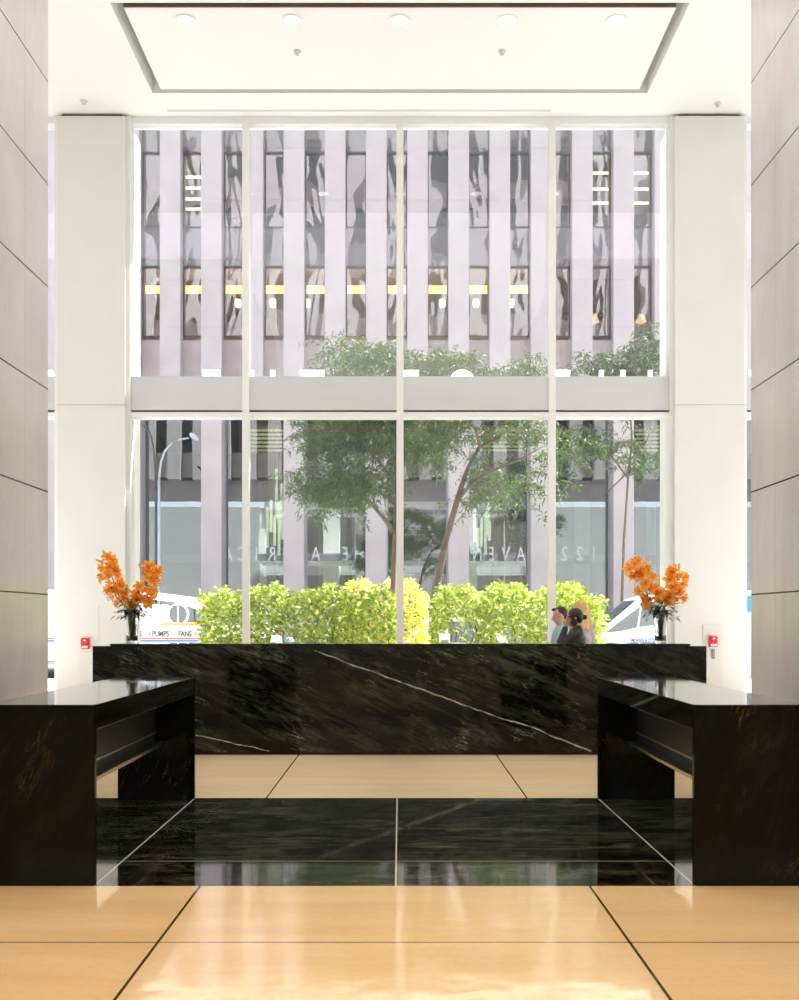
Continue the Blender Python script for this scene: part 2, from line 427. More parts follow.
for pxa, pxb in ((258, 276), (494, 510), (143, 160)):
    Y = 44.5
    x0_, x1_ = (pxa-400)*Y/F, (pxb-400)*Y/F
    obj('gold_pillar', boxes((x0_, x1_, Y-FY, Y-FY+.8, 0, 9.7)), goldm, ob)
palem = plain('stand_in_pale', (.80, .90, .87), .7, var=.1, scale=1)
for pxa, pxb in ((318, 345), (352, 362), (478, 492), (575, 590), (646, 656)):
    Y = 46
    obj('pale_stand_in', boxes(((pxa-400)*Y/F, (pxb-400)*Y/F, Y-FY, Y-FY+.3, 0, 7.0)), palem, ob)  # pale slabs put in for column reflections in some bays

warm = plain('warm_cove_light', (1, .8, .4), .5, emis=((1, .62, .17), 6))
Y = 41.6
tag(obj('cove_light', boxes(((140-400)*Y/F, (536-400)*Y/F, Y, Y+.15, EYE+(620-292.5)*Y/F, EYE+(620-285.5)*Y/F)), warm),
    'long glowing amber cove light behind the row of office windows', 'light')
plm = plain('pendant_glow', (1, .8, .5), .5, emis=((1, .78, .42), 7))
pend = None
def linkthing(r, loc, label=None):
    r.location = loc
    if label: r['label'] = label
pd = thing('pendant_lamp', 'small amber pendant lamp glowing behind an upper office window', 'lamp', (0, 0, 0), 0, 'pendants in the upper office windows')
bm = bmesh.new(); lathe(bm, [(.02, .17), (.12, .14), (.14, -.05), (.10, -.17), (.02, -.18)], 14); obj('lamp_shade', bm, plm, pd, True)
bm = bmesh.new(); tube(bm, [(0, 0, .17), (0, 0, .7)], .012, 5); obj('cord', bm, M['dark'], pd)
for i, px in enumerate((238, 273, 307, 442, 476, 511)):
    o = pd if i == 0 else copy_tree(pd)
    o.location = at(px, 303, 41.9)
    o['label'] = ('leftmost', 'second from left', 'third from left', 'third from right', 'second from right', 'rightmost')[i] + ' of the six amber pendants behind the office windows'
barm = plain('office_tube_light', (1, .9, .6), .5, emis=((1, .88, .5), 5))
n = 0
for px0, px1, ys in ((180, 202, (176, 187, 198, 208)), (592, 613, (172, 188, 202)), (633, 655, (172, 188, 202))):
    for y in ys:
        Y = 41.2; a = at(px0+1, y, Y); b = at(px1-1, y, Y)
        o = tag(obj('ceiling_light', boxes((a.x, b.x, Y, Y+.2, a.z-.018, a.z+.018)), barm),
            'thin yellow light bar, ' + ('top', 'second', 'third', 'bottom')[ys.index(y) if len(ys) == 4 or ys.index(y) < 2 else 3] +
            ' one in the upper office window ' + ('at far left' if px0 == 180 else 'second from right' if px0 == 592 else 'at far right'), 'light', 'light bars in upper office windows')
# table lamps
for i, px in enumerate((594, 641)):
    r = thing('table_lamp', 'orange-shaded table lamp in the ' + ('second-last' if i == 0 else 'last') + ' lit window at right above the hedge tree', 'lamp', at(px, 322, 41.6))
    bm = bmesh.new(); lathe(bm, [(.22, 0), (.10, .32), (.09, .32)], 16); obj('lamp_shade', bm, plain('orange_shade', (1, .6, .3), .6, emis=((1, .55, .25), 2.5)), r, True)
    bm = bmesh.new(); lathe(bm, [(.001, -.45), (.10, -.44), (.03, -.36), (.05, -.15), (.02, 0), (.001, 0)], 12); obj('base', bm, M['brass'], r, True)
# tube chandeliers in the street lobby
tubem = plain('chandelier_tube', (1, .93, .8), .5, emis=((1, .88, .62), 2.6))
for ci, (cx_, tubes) in enumerate(((276, ((-8, 508, 548), (-5, 500, 532), (-2, 515, 545), (1, 470, 520), (3, 500, 556), (5, 482, 530), (7, 512, 540))),
                     (483, ((-9, 510, 542), (-5, 528, 552), (-1, 518, 546), (2, 512, 556), (5, 502, 536), (7, 520, 540))))):
    Y = 43.5
    r = thing('chandelier', 'cluster of glowing vertical tubes hanging in the ' + ('left' if ci == 0 else 'right') + ' street-level lobby window', 'chandelier', ((cx_-400)*Y/F, Y, 0))
    for j, (dx, ya, yb) in enumerate(tubes):
        bm = bmesh.new(); x = dx*Y/F; z1_ = EYE+(620-ya)*Y/F; z0_ = EYE+(620-yb)*Y/F
        yy = (j % 3-1)*.25
        tube(bm, [(x, yy, z0_), (x, yy, z1_)], .065, 8); tb = obj('light_tube', bm, tubem, r, True)
        bm = bmesh.new(); tube(bm, [(x, yy, z1_), (x, yy, 9.4)], .01, 4); obj('cable', bm, M['dark'], r)
    obj('canopy_plate', boxes((-.5, .5, -.4, .4, 9.4, 9.5)), M['brass'], r)
# slatted glowing ceilings
for i, (pa, pb) in enumerate(((248, 284), (470, 522), (636, 668))):
    Y = 42.5
    r = thing('slat_ceiling', 'amber-lit slatted ceiling high in the ' + ('left', 'middle', 'right')[i] + ' street-level lobby window', 'ceiling fixture', ((pa+pb)/2*Y/F-400*Y/F, Y, 0))
    hw = (pb-pa)/2*Y/F
    for j, y in enumerate((426, 430, 434, 438, 442, 446, 450)):
        z = EYE+(620-y)*Y/F
        obj('slat', boxes((-hw, hw, 0, .15, z-.035, z+.03)), plain('slat_light', (.9, .75, .5), .5, emis=((1, .82, .5), 1.6)), r)
    obj('hanger', boxes((-hw+.1, -hw+.16, .16, .22, EYE+(620-450)*Y/F, 9.7), (hw-.16, hw-.1, .16, .22, EYE+(620-450)*Y/F, 9.7)), M['dark'], r)

# ------------------------------------------------------------------ our own building above the lobby (seen in the mirror of the far glass)
hb = thing('lobby_building', 'granite front of the lobby building, mirrored in the glass across the street', 'building', (0, 15.2, 0))
obj('soffit_band', boxes((-28, 28, -.15, .02, CH+.42, 10.8)), M['granite_dk'], hb)
for k in range(-17, 18):
    x = k*1.65; obj('pier', boxes((x-.42, x+.42, .1, .75, 10.8, 60)), M['granite'], hb)
obj('glass_front', boxes((-28, 28, -.1, .1, 10.8, 60)), plain('dark_front_glass', (.05, .055, .07), .08, spec=.8), hb)
obj('spandrel_rows', boxes(*[(-28, 28, .1, .3, 11+4.4*i, 12.6+4.4*i) for i in range(11)]), M['granite_dk'], hb)
for sx in (-1, 1):
    obj('wing_wall', boxes((9.3*sx if sx > 0 else -28, 28 if sx > 0 else -9.3, -.1, .3, 0, CH+.02)), plain('pale_wing_wall', (.45, .45, .45), .7), hb)
# canopy with letters
cn = thing('entrance_canopy', 'grey canopy over the sidewalk carrying white address letters', 'canopy', (0, 15.25, 0))
bm = bmesh.new()
vv = [bm.verts.new((x, y, z)) for x in (-9, 9) for y, z in ((0, 5.13), (3.1, 5.29), (3.1, 5.40), (0, 5.26))]
for f in ((0, 1, 2, 3), (7, 6, 5, 4), (0, 4, 5, 1), (1, 5, 6, 2), (2, 6, 7, 3), (3, 7, 4, 0)): bm.faces.new([vv[i] for i in f])
bmesh.ops.recalc_face_normals(bm, faces=bm.faces)
obj('slab', bm, M['white'], cn)
obj('fascia', boxes((-9, 9, 3.1, 3.18, 5.28, 5.76)), plain('fascia_grey', (.33, .33, .36), .5), cn)
SY = 18.5
def text_mesh(name, s, size, depth, mat, parent, loc, rot, align='CENTER', xs=1, off=0.0):
    cu = bpy.data.curves.new(name, 'FONT'); cu.body = s; cu.size = size; cu.extrude = depth; cu.align_x = align; cu.offset = off
    tmp = bpy.data.objects.new(name, cu); COL.objects.link(tmp)
    dg = bpy.context.evaluated_depsgraph_get(); me = bpy.data.meshes.new_from_object(tmp.evaluated_get(dg))
    bpy.data.objects.remove(tmp); me.name = name; me.materials.clear(); me.materials.append(mat)
    o = bpy.data.objects.new(name, me); COL.objects.link(o); o.parent = parent
    o.location = loc; o.rotation_euler = rot; o.scale = (xs, 1, 1)
    return o
sgn = thing('address_sign', 'white address letters on the canopy edge, seen reversed from behind', 'sign', (0, SY, 5.30))
letm = plain('sign_letter_white', (.92, .93, .94), .4)
order = [(-1, 'E'), (0, 'H'), (1, 'T')]
txt = '1221 AVENUE OF THE AMERICAS'
ie = txt.index('E AMER')          # the E of THE sits at px 212
for i, ch in enumerate(txt):
    if ch == ' ': continue
    px = 212+(ie-i)*50.0
    x = (px-400)*SY/F
    text_mesh('letter', ch, 1.27, .04, letm, sgn, (x, 0, .0), (PI/2, 0, PI), xs=.64)

# ------------------------------------------------------------------ marble counters in front
def counter(side, label):
    r = thing('security_counter', label, 'counter', (-1.78 if side < 0 else 1.715, 5.83, 0)); s = side
    def bx(x0, x1, *q):
        a, b = sorted((s*x0, s*x1)); return (a, b, *q)
    L, W, H = 2.87, .665, 1.055
    obj('end_panel', boxes(bx(0, W, 0, .04, 0, H)), M['counter'], r, bevel=.002)
    obj('end_panel', boxes(bx(0, W, L-.04, L, 0, H-.147)), M['counter'], r, bevel=.002)
    obj('countertop', boxes(bx(0, W, .041, L, H-.147, H)), M['counter_top'], r, bevel=.002)
    mp = obj('modesty_panel', boxes(bx(.34, .36, .04, L-.04, .50, H-.147)), M['panel_black'], r)
    obj('rail', boxes(bx(.25, .36, .04, L-.04, .485, .50)), M['panel_black'], r)
    obj('edge_strip', boxes(bx(.245, .25, .04, L-.04, .478, .503)), M['brass'], r)
    obj('edge_strip', boxes(bx(.33, .34, .04, L-.04, .57, .582)), M['steel'], r)
    obj('inner_edge', boxes(bx(.0005, .002, .002, .038, .02, H-.147)), M['brass'], r) if False else None
    return r
counter(-1, 'polished black marble counter at the left, open along its inner side')
counter(1, 'polished black marble counter at the right, open along its inner side')

# ------------------------------------------------------------------ reception desk
rd = thing('reception_desk', 'long black marble reception desk with pale diagonal veins in front of the window', 'reception desk', (0, 11.48, 0))
obj('front_panel', boxes((-3.53, 3.52, 0, .05, .025, 1.25)), M['desk'], rd, bevel=.003)
obj('side_panel', boxes((-3.53, -3.48, .05, .92, .07, 1.25)), M['desk'], rd)
obj('side_panel', boxes((3.47, 3.52, .05, .92, .07, 1.25)), M['desk'], rd)
obj('top', boxes((-3.48, 3.47, .05, .92, 1.20, 1.25)), M['desk'], rd)
obj('raised_ledge', boxes((-3.38, 3.38, .17, .90, 1.25, 1.273)), M['desk'], rd, bevel=.002)
obj('plinth', boxes((-3.46, 3.45, .06, .85, 0, .07)), M['dark'], rd)
obj('back_cabinet', boxes((-3.48, 3.47, .5, .9, .07, .74)), M['panel_black'], rd)

# ------------------------------------------------------------------ call points, plates, ceiling lights, sprinklers
def call_point(loc, label):
    r = thing('fire_call_point', label, 'alarm', loc)
    obj('housing', boxes((-.06, .06, -.05, 0, -.08, .08)), M['red'], r, bevel=.012)
    bm = bmesh.new(); ball(bm, (0, -.052, .045), (.018, .008, .016), 2); obj('lens', bm, M['label_white'], r, True)
    obj('pull_bar', boxes((-.035, .035, -.068, -.05, -.01, .012)), M['red'], r, bevel=.004)
    obj('label_plate', boxes((-.045, .045, -.053, -.0505, -.065, -.035)), M['label_white'], r)
cpL = at(85.5, 643.5, 14.68); cpR = at(713, 641.5, 14.67)
call_point((cpL.x, 14.69, cpL.z), 'red fire call point on the left white column, just above the marble desk end')
call_point((cpR.x, 14.678, cpR.z), 'red fire call point on the pale plate of the right column')
pl = thing('wall_plate', 'pale metal plate with keyhole on the right white column', 'wall plate', (at(713, 640, 14.68).x, 14.69, 0))
obj('plate', boxes((-.145, .145, -.012, 0, .35, 1.48)), M['plate'], pl)
obj('key_switch', boxes((-.022, .022, -.03, -.012, .98, 1.12)), M['grey_key'], pl, bevel=.004)
pl2 = tag(obj('wall_plate', boxes((-.17, .17, -.006, 0, -1.1, .55)), M['col']), 'faint flush panel outline around the red call point on the left column', 'wall plate')
pl2.location = (cpL.x+.02, 14.69, cpL.z)
for i, px in enumerate((186, 292, 400, 507, 616)):
    z = CH; Y = (CH-EYE)/.600
    r = thing('downlight', ('leftmost', 'second from left', 'middle', 'second from right', 'rightmost')[i]+' of the five recessed lights in the ceiling panel', 'ceiling light', ((px-400)*Y/F, Y, CH), 0, 'downlights in the ceiling panel')
    bm = bmesh.new(); lathe(bm, [(.13, -.002), (.13, -.012), (.095, -.012), (.095, -.002)], 28); obj('trim_ring', bm, M['ceil'], r)
    bm = bmesh.new(); lathe(bm, [(.0005, -.006), (.094, -.006), (.094, -.001)], 28); obj('lens', bm, M['lamp'], r)
for i, (px, py) in enumerate(((84, 101), (718, 103), (297, 51), (502, 51))):
    p = at(px, py, (CH-EYE)/((620-py)/F))
    r = thing('sprinkler', 'tiny white ceiling sprinkler ' + ('above the left column', 'above the right column', 'left of centre in the ceiling panel', 'right of centre in the ceiling panel')[i], 'sprinkler', (p.x, p.y, CH))
    bm = bmesh.new(); lathe(bm, [(.045, -.001), (.05, -.012), (.015, -.02), (.012, -.045), (.03, -.05), (.001, -.052)], 16); obj('head', bm, plain('sprinkler_metal', (.75, .75, .72), .4, .2), r, True)

# ------------------------------------------------------------------ vases and lilies
petal_m = plain('lily_petal', (1, .43, .055), .5, var=.18, scale=25, spec=.3)
_t = petal_m.node_tree; _p = _t.nodes['Principled BSDF']; _tl = _t.nodes.new('ShaderNodeBsdfTranslucent'); _tl.inputs[0].default_value = (1, .45, .07, 1)
_mx = _t.nodes.new('ShaderNodeMixShader'); _mx.inputs[0].default_value = .45
_t.links.new(_p.outputs[0], _mx.inputs[1]); _t.links.new(_tl.outputs[0], _mx.inputs[2])
_t.links.new(_mx.outputs[0], [n for n in _t.nodes if n.type == 'OUTPUT_MATERIAL'][0].inputs[0])
stem_m = plain('lily_stem', (.14, .22, .04), .5)
leaf_dk = plain('dark_leaf', (.035, .07, .015), .5, var=.3, scale=20)
bud_m = plain('lily_bud', (.62, .45, .05), .5)
anth_m = plain('anther', (.16, .05, .01), .6)
vglass = bpy.data.materials.new('vase_glass'); vglass.use_nodes = True
vb = vglass.node_tree.nodes['Principled BSDF']; vb.inputs['Transmission Weight'].default_value = 1; vb.inputs['Roughness'].default_value = .02; vb.inputs['IOR'].default_value = 1.3
def flower_mesh():
    bm = bmesh.new()
    for i in range(6):
        a = i*PI/3; wd = .030 if i % 2 else .022; L = .105
        u = Vector((math.cos(a), math.sin(a), 0)); s_ = Vector((-math.sin(a), math.cos(a), 0)); prev = None
        for j in range(6):
            t = j/5; rad = .008+L*(t**.9)*.82; h = .062*math.sin(min(t*1.5, 1.25)*1.25)-.055*max(0, t-.62)*2.2
            ww = wd*math.sin(PI*min(.10+t*.9, .985))*.9+.001
            c = u*rad+Vector((0, 0, h))
            row = [bm.verts.new(c-s_*ww+Vector((0, 0, .006))), bm.verts.new(c), bm.verts.new(c+s_*ww+Vector((0, 0, .006)))]
            if prev:
                for q in (0, 1): bm.faces.new((prev[q], prev[q+1], row[q+1], row[q]))
            prev = row
    return bm
fm = bpy.data.meshes.new('petals'); b_ = flower_mesh(); b_.to_mesh(fm); b_.free(); fm.materials.append(petal_m)
for p in fm.polygons: p.use_smooth = True
b_ = bmesh.new()
for i in range(5):
    a = i*2*PI/5+.2; d = Vector((math.cos(a)*.028, math.sin(a)*.028, .095))
    tube(b_, [(0, 0, .01), d*.6, d], .0016, 4)
    ball(b_, d, (.004, .004, .009), 1)
sm_ = bpy.data.meshes.new('stamens'); b_.to_mesh(sm_); b_.free(); sm_.materials.append(anth_m)
def add_leaf(bm, base, d, L, wd, droop=.3):
    d = d.normalized(); s_ = d.cross(Vector((0, 0, 1)))
    if s_.length < .1: s_ = Vector((1, 0, 0))
    s_.normalize(); prev = None
    for j in range(5):
        t = j/4; c = base+d*L*t+Vector((0, 0, -droop*L*t*t)); ww = wd*math.sin(PI*(.08+t*.9))
        row = [bm.verts.new(c-s_*ww), bm.verts.new(c+s_*ww)]
        if prev: bm.faces.new((prev[0], prev[1], row[1], row[0]))
        prev = row
rnd = random.Random(3)
def arrangement(vx, side, specs, word):
    VY, VZ = 12.0, 1.273
    v = thing('vase', 'tall flared clear glass vase holding lilies at the %s end of the desk' % word, 'vase', (vx, VY, VZ))
    bm = bmesh.new()
    lathe(bm, [(.001, 0), (.062, 0), (.066, .02), (.070, .12), (.080, .25), (.098, .395), (.0945, .395), (.076, .25), (.064, .12), (.058, .03), (.001, .028)], 32)
    obj('glass_body', bm, vglass, v, True)
    bm = bmesh.new()
    for i in range(16):                      # bundled stalks in the water
        a = rnd.uniform(0, 2*PI); r0 = rnd.uniform(.005, .04); r1 = rnd.uniform(.01, .066); sx = (.012 if side < 0 else 0)
        tube(bm, [(r0*math.cos(a)+sx, r0*math.sin(a), .035), (r1*math.cos(a+.7)+sx*.5, r1*math.sin(a+.7), .39)], .0055, 5)
    obj('stalks', bm, stem_m, v)
    bm = bmesh.new()
    for i in range(34):
        a = rnd.uniform(0, 2*PI); r0 = rnd.uniform(.0, .055); z = rnd.uniform(.14, .38)
        b0 = Vector((r0*math.cos(a)*(.4+z)+.015*(-side), r0*math.sin(a)*(.4+z), z))
        add_leaf(bm, b0, Vector((rnd.uniform(-.3, .3), rnd.uniform(-.3, .3), rnd.uniform(-1, 1))), rnd.uniform(.04, .07), .009)
    obj('submerged_leaves', bm, leaf_dk, v)
    g = thing('greenery', 'dark green leafy sprigs around the rim of the %s vase' % word, 'foliage', (vx, VY, VZ+.38))
    bm = bmesh.new()
    for i in range(150):
        a = rnd.uniform(0, 2*PI); rr = rnd.uniform(.03, .23)*(.5+.5*abs(math.cos(a))); z = rnd.uniform(-.10, .12)+.04-rr*.25
        b0 = Vector((rr*math.cos(a), rr*math.sin(a)*.6, z))
        add_leaf(bm, b0, Vector((math.cos(a), math.sin(a), rnd.uniform(-.8, .8))), rnd.uniform(.04, .08), rnd.uniform(.012, .020))
    for i in range(12):
        a = rnd.uniform(0, 2*PI); tube(bm, [(0, 0, -.08), (.1*math.cos(a), .07*math.sin(a), .02), (.2*math.cos(a), .12*math.sin(a), -.02)], .003, 4)
    obj('leaves', bm, leaf_dk, g)
    for si, (lab, pts, fl, buds) in enumerate(specs):
        r = thing('lily_stem', lab, 'flower', (vx, VY, VZ))
        P = [Vector(((px-400)*VY/F-vx, dy, EYE+(620-py)*VY/F-VZ)) for px, py, dy in pts]
        bm = bmesh.new(); tube(bm, [(0, 0, .30)]+P, .006, 6)
        obj('stem', bm, stem_m, r, True)
        bm = bmesh.new()
        for i in range(16):
            t = rnd.uniform(0, .999)*(len(P)-1); q = P[int(t)].lerp(P[min(int(t)+1, len(P)-1)], t % 1)
            a = rnd.uniform(0, 2*PI); add_leaf(bm, q, Vector((math.cos(a), math.sin(a), rnd.uniform(.0, .9))), rnd.uniform(.06, .11), .009)
        obj('leaves', bm, leaf_dk, r)
        for (px, py) in fl:
            c = Vector(((px-400)*VY/F-vx, rnd.uniform(-.07, .03), EYE+(620-py)*VY/F-VZ))
            # outward from nearest point of the stem
            q = min(P, key=lambda p_: (p_-c).length); d = (c-q)*Vector((1, 1, 1)); d.z *= .5
            d = d.normalized()*.9+Vector((0, -1.0, .05)) if d.length > 0 else Vector((0, -1, .1))
            d = (d.normalized()+Vector((rnd.uniform(-.5, .5), rnd.uniform(-.3, .3), rnd.uniform(-.5, .5)))).normalized()
            f = bpy.data.objects.new('flower', fm); COL.objects.link(f); f.parent = r
            f.location = c-d*.03; f.rotation_euler = d.to_track_quat('Z', 'Y').to_euler(); k_ = rnd.uniform(.86, 1.06); f.scale = (k_, k_, k_)
            s_ = bpy.data.objects.new('stamens', sm_); COL.objects.link(s_); s_.parent = f
        for (px, py, dx) in buds:
            c = Vector(((px-400)*VY/F-vx, 0, EYE+(620-py)*VY/F-VZ))
            bm = bmesh.new(); ball(bm, c, (.016, .016, .05), 2, Matrix.Rotation(dx, 4, 'Y')); obj('bud', bm, bud_m, r, True)
A1 = [('tallest orange lily stem of the left vase, leaning left with green buds',
       [(130, 612, 0), (120, 600, 0), (113, 580, 0), (107, 562, 0)],
       [(109, 558), (103, 568), (112, 565), (116, 571), (104, 578), (110, 583), (117, 575), (109, 590), (118, 583), (113, 560), (110, 569), (108, 576), (112, 588), (116, 592)], [(104, 553, -.4), (99, 561, -1.2), (100, 575, 1.3)]),
      ('orange lily stem low at the left side of the left vase, under the tall one',
       [(131, 612, 0), (122, 603, -.02), (116, 595, -.03)],
       [(113, 597), (120, 593), (117, 603), (123, 599), (122, 586)], []),
      ('short orange lily stem in the middle of the left vase',
       [(132, 612, 0), (130, 604, -.03), (128, 598, -.04)],
       [(127, 601), (132, 605), (134, 597), (126, 594)], [(127, 588, .1)]),
      ('orange lily stem leaning right in the left vase, reaching its right tip',
       [(133, 612, 0), (142, 596, 0), (148, 580, 0), (150, 568, 0)],
       [(148, 569), (145, 575), (155, 573), (158, 571), (153, 580), (149, 566), (141, 587), (156, 581)], [(140, 567, -.3), (153, 565, .2)]),
      ('orange lily stem low at the right side of the left vase',
       [(133, 612, 0), (140, 603, -.03), (146, 594, -.03)],
       [(138, 599), (144, 601), (150, 597), (140, 592), (147, 591), (152, 592), (150, 603)], [])]
A2 = [('orange lily stem leaning left in the right vase with the dense upper cluster',
       [(658, 612, 0), (648, 596, 0), (642, 580, 0), (634, 566, 0)],
       [(634, 564), (629, 569), (638, 561), (640, 569), (646, 567), (632, 577), (641, 576), (648, 574), (652, 578), (645, 583), (636, 572)], []),
      ('orange lily stem at the left side of the right vase, below the dense cluster',
       [(659, 612, 0), (650, 602, -.03), (646, 594, -.03)],
       [(640, 591), (648, 589), (654, 588), (645, 597), (650, 600), (655, 594), (647, 604)], []),
      ('short orange lily stem in the middle of the right vase',
       [(660, 612, 0), (661, 604, -.03), (662, 596, -.04)],
       [(660, 600), (664, 592), (666, 600), (658, 594)], []),
      ('orange lily stem leaning right in the right vase with one upright green bud',
       [(661, 612, 0), (670, 596, 0), (674, 582, 0), (676, 574, 0)],
       [(671, 574), (677, 576), (684, 577), (668, 580), (675, 582), (682, 584), (672, 587), (678, 590), (672, 571)], [(679, 567, .05)]),
      ('orange lily stem low at the right side of the right vase, one bloom facing right',
       [(661, 612, 0), (668, 603, -.03), (674, 594, -.03)],
       [(670, 596), (675, 599), (672, 603), (682, 598), (676, 593)], [])]
arrangement((132-400)*12/F, -1, A1, 'left')
arrangement((660.5-400)*12/F, 1, A2, 'right')

# ------------------------------------------------------------------ people
def rem(o, vox, sm=4):
    m = o.modifiers.new('remesh', 'REMESH'); m.mode = 'VOXEL'; m.voxel_size = vox; m.use_smooth_shade = True
    s_ = o.modifiers.new('smooth', 'SMOOTH'); s_.factor = .5; s_.iterations = sm
def cap(bm, a, b, ra, rb, n=14):
    a, b = Vector(a), Vector(b); ball(bm, a, ra, 2); ball(bm, b, rb, 2); tube(bm, [a, b], [ra, rb], n)
def hand(bm, wrist, d, up, curl=.5, sc=1):
    d = Vector(d).normalized(); up = Vector(up).normalized(); s_ = d.cross(up).normalized()
    c = Vector(wrist)+d*.05
    cap(bm, Vector(wrist), c+d*.03, .026*sc, .030*sc)
    for i, L in enumerate((.068, .076, .070, .054)):
        b0 = c+d*.035+s_*(.030-.020*i)
        k1 = b0+(d*math.cos(curl*.5)-up*math.sin(curl*.5))*L*.5
        k2 = k1+(d*math.cos(curl*1.5)-up*math.sin(curl*1.5))*L*.5
        cap(bm, b0, k1, .0095, .009, 8); cap(bm, k1, k2, .009, .0075, 8)
    t0 = c+s_*.032-d*.02; t1 = t0+(s_*.6+d*.7-up*.3)*.035; t2 = t1+(d*.9-up*.5)*.03
    cap(bm, t0, t1, .012, .010, 8); cap(bm, t1, t2, .010, .008, 8)
def person(label, loc, rz, H, skin, hair, top, bottom, hairstyle, arms, seated=False, jacket_open=False, tilt=0, female=False):
    k = H/1.75; r = thing('person', label, 'person', loc, rz)
    V = lambda x, y, z: Vector((x*k, y*k, z*k))
    dz = -.46 if seated else 0
    hip = [V(s*.09, 0, .92+dz) for s in (1, -1)]
    if seated: kn = [V(s*.11, -.44, .50) for s in (1, -1)]; an = [V(s*.11, -.42, .09) for s in (1, -1)]
    else: kn = [V(s*.10, -.015, .49) for s in (1, -1)]; an = [V(s*.10, .01, .09) for s in (1, -1)]
    sw = .165 if female else .19
    sh = [V(s*sw, 0, 1.42+dz) for s in (1, -1)]
    head = V(0, -.03, 1.625+dz)
    R = Matrix.Rotation(tilt, 4, 'X')
    def HD(x, y, z): return head+(R @ Vector((x, y, z)))*k
    bm = bmesh.new()
    def torso(b, e):
        ball(b, V(0, 0, .95+dz), tuple((v+e)*k for v in (.165, .115, .13)), 3)
        ball(b, V(0, 0, 1.12+dz), tuple((v+e)*k for v in (.14, .10, .16)), 3)
        ball(b, V(0, -.005, 1.30+dz), tuple((v+e)*k for v in (.165 if female else .18, .115, .17)), 3)
        cap(b, sh[0]*.85+V(0, 0, (1.42+dz)*.15), sh[1]*.85+V(0, 0, (1.42+dz)*.15), (.062+e)*k, (.062+e)*k)
    def legs(b, e):
        for i in (0, 1):
            cap(b, hip[i], kn[i], (.088+e)*k, (.058+e)*k); cap(b, kn[i], an[i], (.056+e)*k, (.036+e)*k)
    def armsf(b, e, to=1.0):
        for i in (0, 1):
            el, wr = arms[i]
            el = V(*el)+V(0, 0, dz); wr = V(*wr)+V(0, 0, dz)
            cap(b, sh[i], el, (.052+e)*k, (.040+e)*k); cap(b, el, el.lerp(wr, to), (.040+e)*k, (.040+e)*k*(1-to)+(.027+e)*k*to)
    torso(bm, 0); legs(bm, 0); armsf(bm, 0)
    for i in (0, 1):
        el, wr = arms[i]; el = V(*el)+V(0, 0, dz); wr = V(*wr)+V(0, 0, dz)
        hand(bm, wr, wr-el, Vector((0, 1, 0)) if len(arms) < 3 else arms[2], .7, k)
        cap(bm, an[i]+V(0, .03, -.03), an[i]+V(0, -.13, -.055), .038*k, .030*k)
    cap(bm, V(0, .01, 1.44+dz), V(0, -.015, 1.56+dz), .056*k, .052*k)
    RH = R
    ball(bm, HD(0, .015, .03), (.076*k, .094*k, .092*k), 3, RH)
    ball(bm, HD(0, -.028, -.03), (.058*k, .062*k, .080*k), 3, RH)       # face and jaw
    ball(bm, HD(0, -.062, -.085), (.026*k, .024*k, .020*k), 2, RH)      # chin
    cap(bm, HD(0, -.085, .015), HD(0, -.112, -.025), .009*k, .014*k, 8)  # nose
    cap(bm, HD(-.02, -.088, -.055), HD(.02, -.088, -.055), .009*k, .009*k, 8)  # lips
    cap(bm, HD(-.035, -.074, .022), HD(.035, -.074, .022), .012*k, .012*k, 8)  # brow
    for s in (1, -1): ball(bm, HD(s*.078, .012, -.005), (.010*k, .020*k, .032*k), 2, RH)
    body = obj('body', bm, skin, r); rem(body, .011*k, 3)
    bm = bmesh.new()
    for s in (1, -1): ball(bm, HD(s*.030, -.081, .000), (.013*k, .008*k, .007*k), 2, RH)
    obj('eyes', bm, plain('eye_dark', (.03, .02, .02), .2), r, True)
    bm = bmesh.new(); torso(bm, .018); armsf(bm, .014, .93)
    cap(bm, V(0, .02, 1.44+dz), V(0, .015, 1.49+dz), .068*k, .060*k)
    jk = obj('jacket' if jacket_open else 'shirt', bm, top, r); rem(jk, .013*k, 4)
    bm = bmesh.new(); legs(bm, .016); ball(bm, V(0, 0, .93+dz), (.178*k, .13*k, .12*k), 3)
    tr = obj('trousers', bm, bottom, r); rem(tr, .016*k, 3)
    bm = bmesh.new()
    for i in (0, 1): cap(bm, an[i]+V(0, .035, -.045), an[i]+V(0, -.15, -.058), .044*k, .034*k)
    sh_ = obj('shoes', bm, M['dark'], r); rem(sh_, .012, 2)
    bm = bmesh.new()
    if hairstyle == 'short':
        ball(bm, HD(0, .036, .040), (.081*k, .090*k, .088*k), 3, RH); ball(bm, HD(0, -.045, .102), (.050*k, .040*k, .022*k), 2, RH); ball(bm, HD(0, .075, -.02), (.055*k, .035*k, .055*k), 2, RH)
    elif hairstyle == 'bun':
        ball(bm, HD(0, .026, .040), (.090*k, .104*k, .098*k), 3, RH); ball(bm, HD(0, .142, .008), (.040*k, .040*k, .036*k), 3, RH)
        ball(bm, HD(0, .07, -.02), (.072*k, .06*k, .06*k), 2, RH)
    elif hairstyle == 'long':
        ball(bm, HD(0, .020, .045), (.092*k, .108*k, .100*k), 3, RH)
        for s in (-1, -.3, .3, 1):
            tube(bm, [HD(s*.065, .05, .03), HD(s*.075, .09, -.08), HD(s*.08, .11, -.22), HD(s*.06, .11, -.38)], [.04*k, .036*k, .032*k, .012*k], 10)
    if hairstyle:
        h = obj('hair', bm, hair, r); rem(h, .010*k, 3)
    else: bm.free()
    return r, HD, k
sk1 = plain('skin_light', (.62, .36, .26), .5); sk2 = plain('skin_tan', (.38, .19, .12), .5); sk3 = plain('skin_fair', (.66, .42, .32), .5)
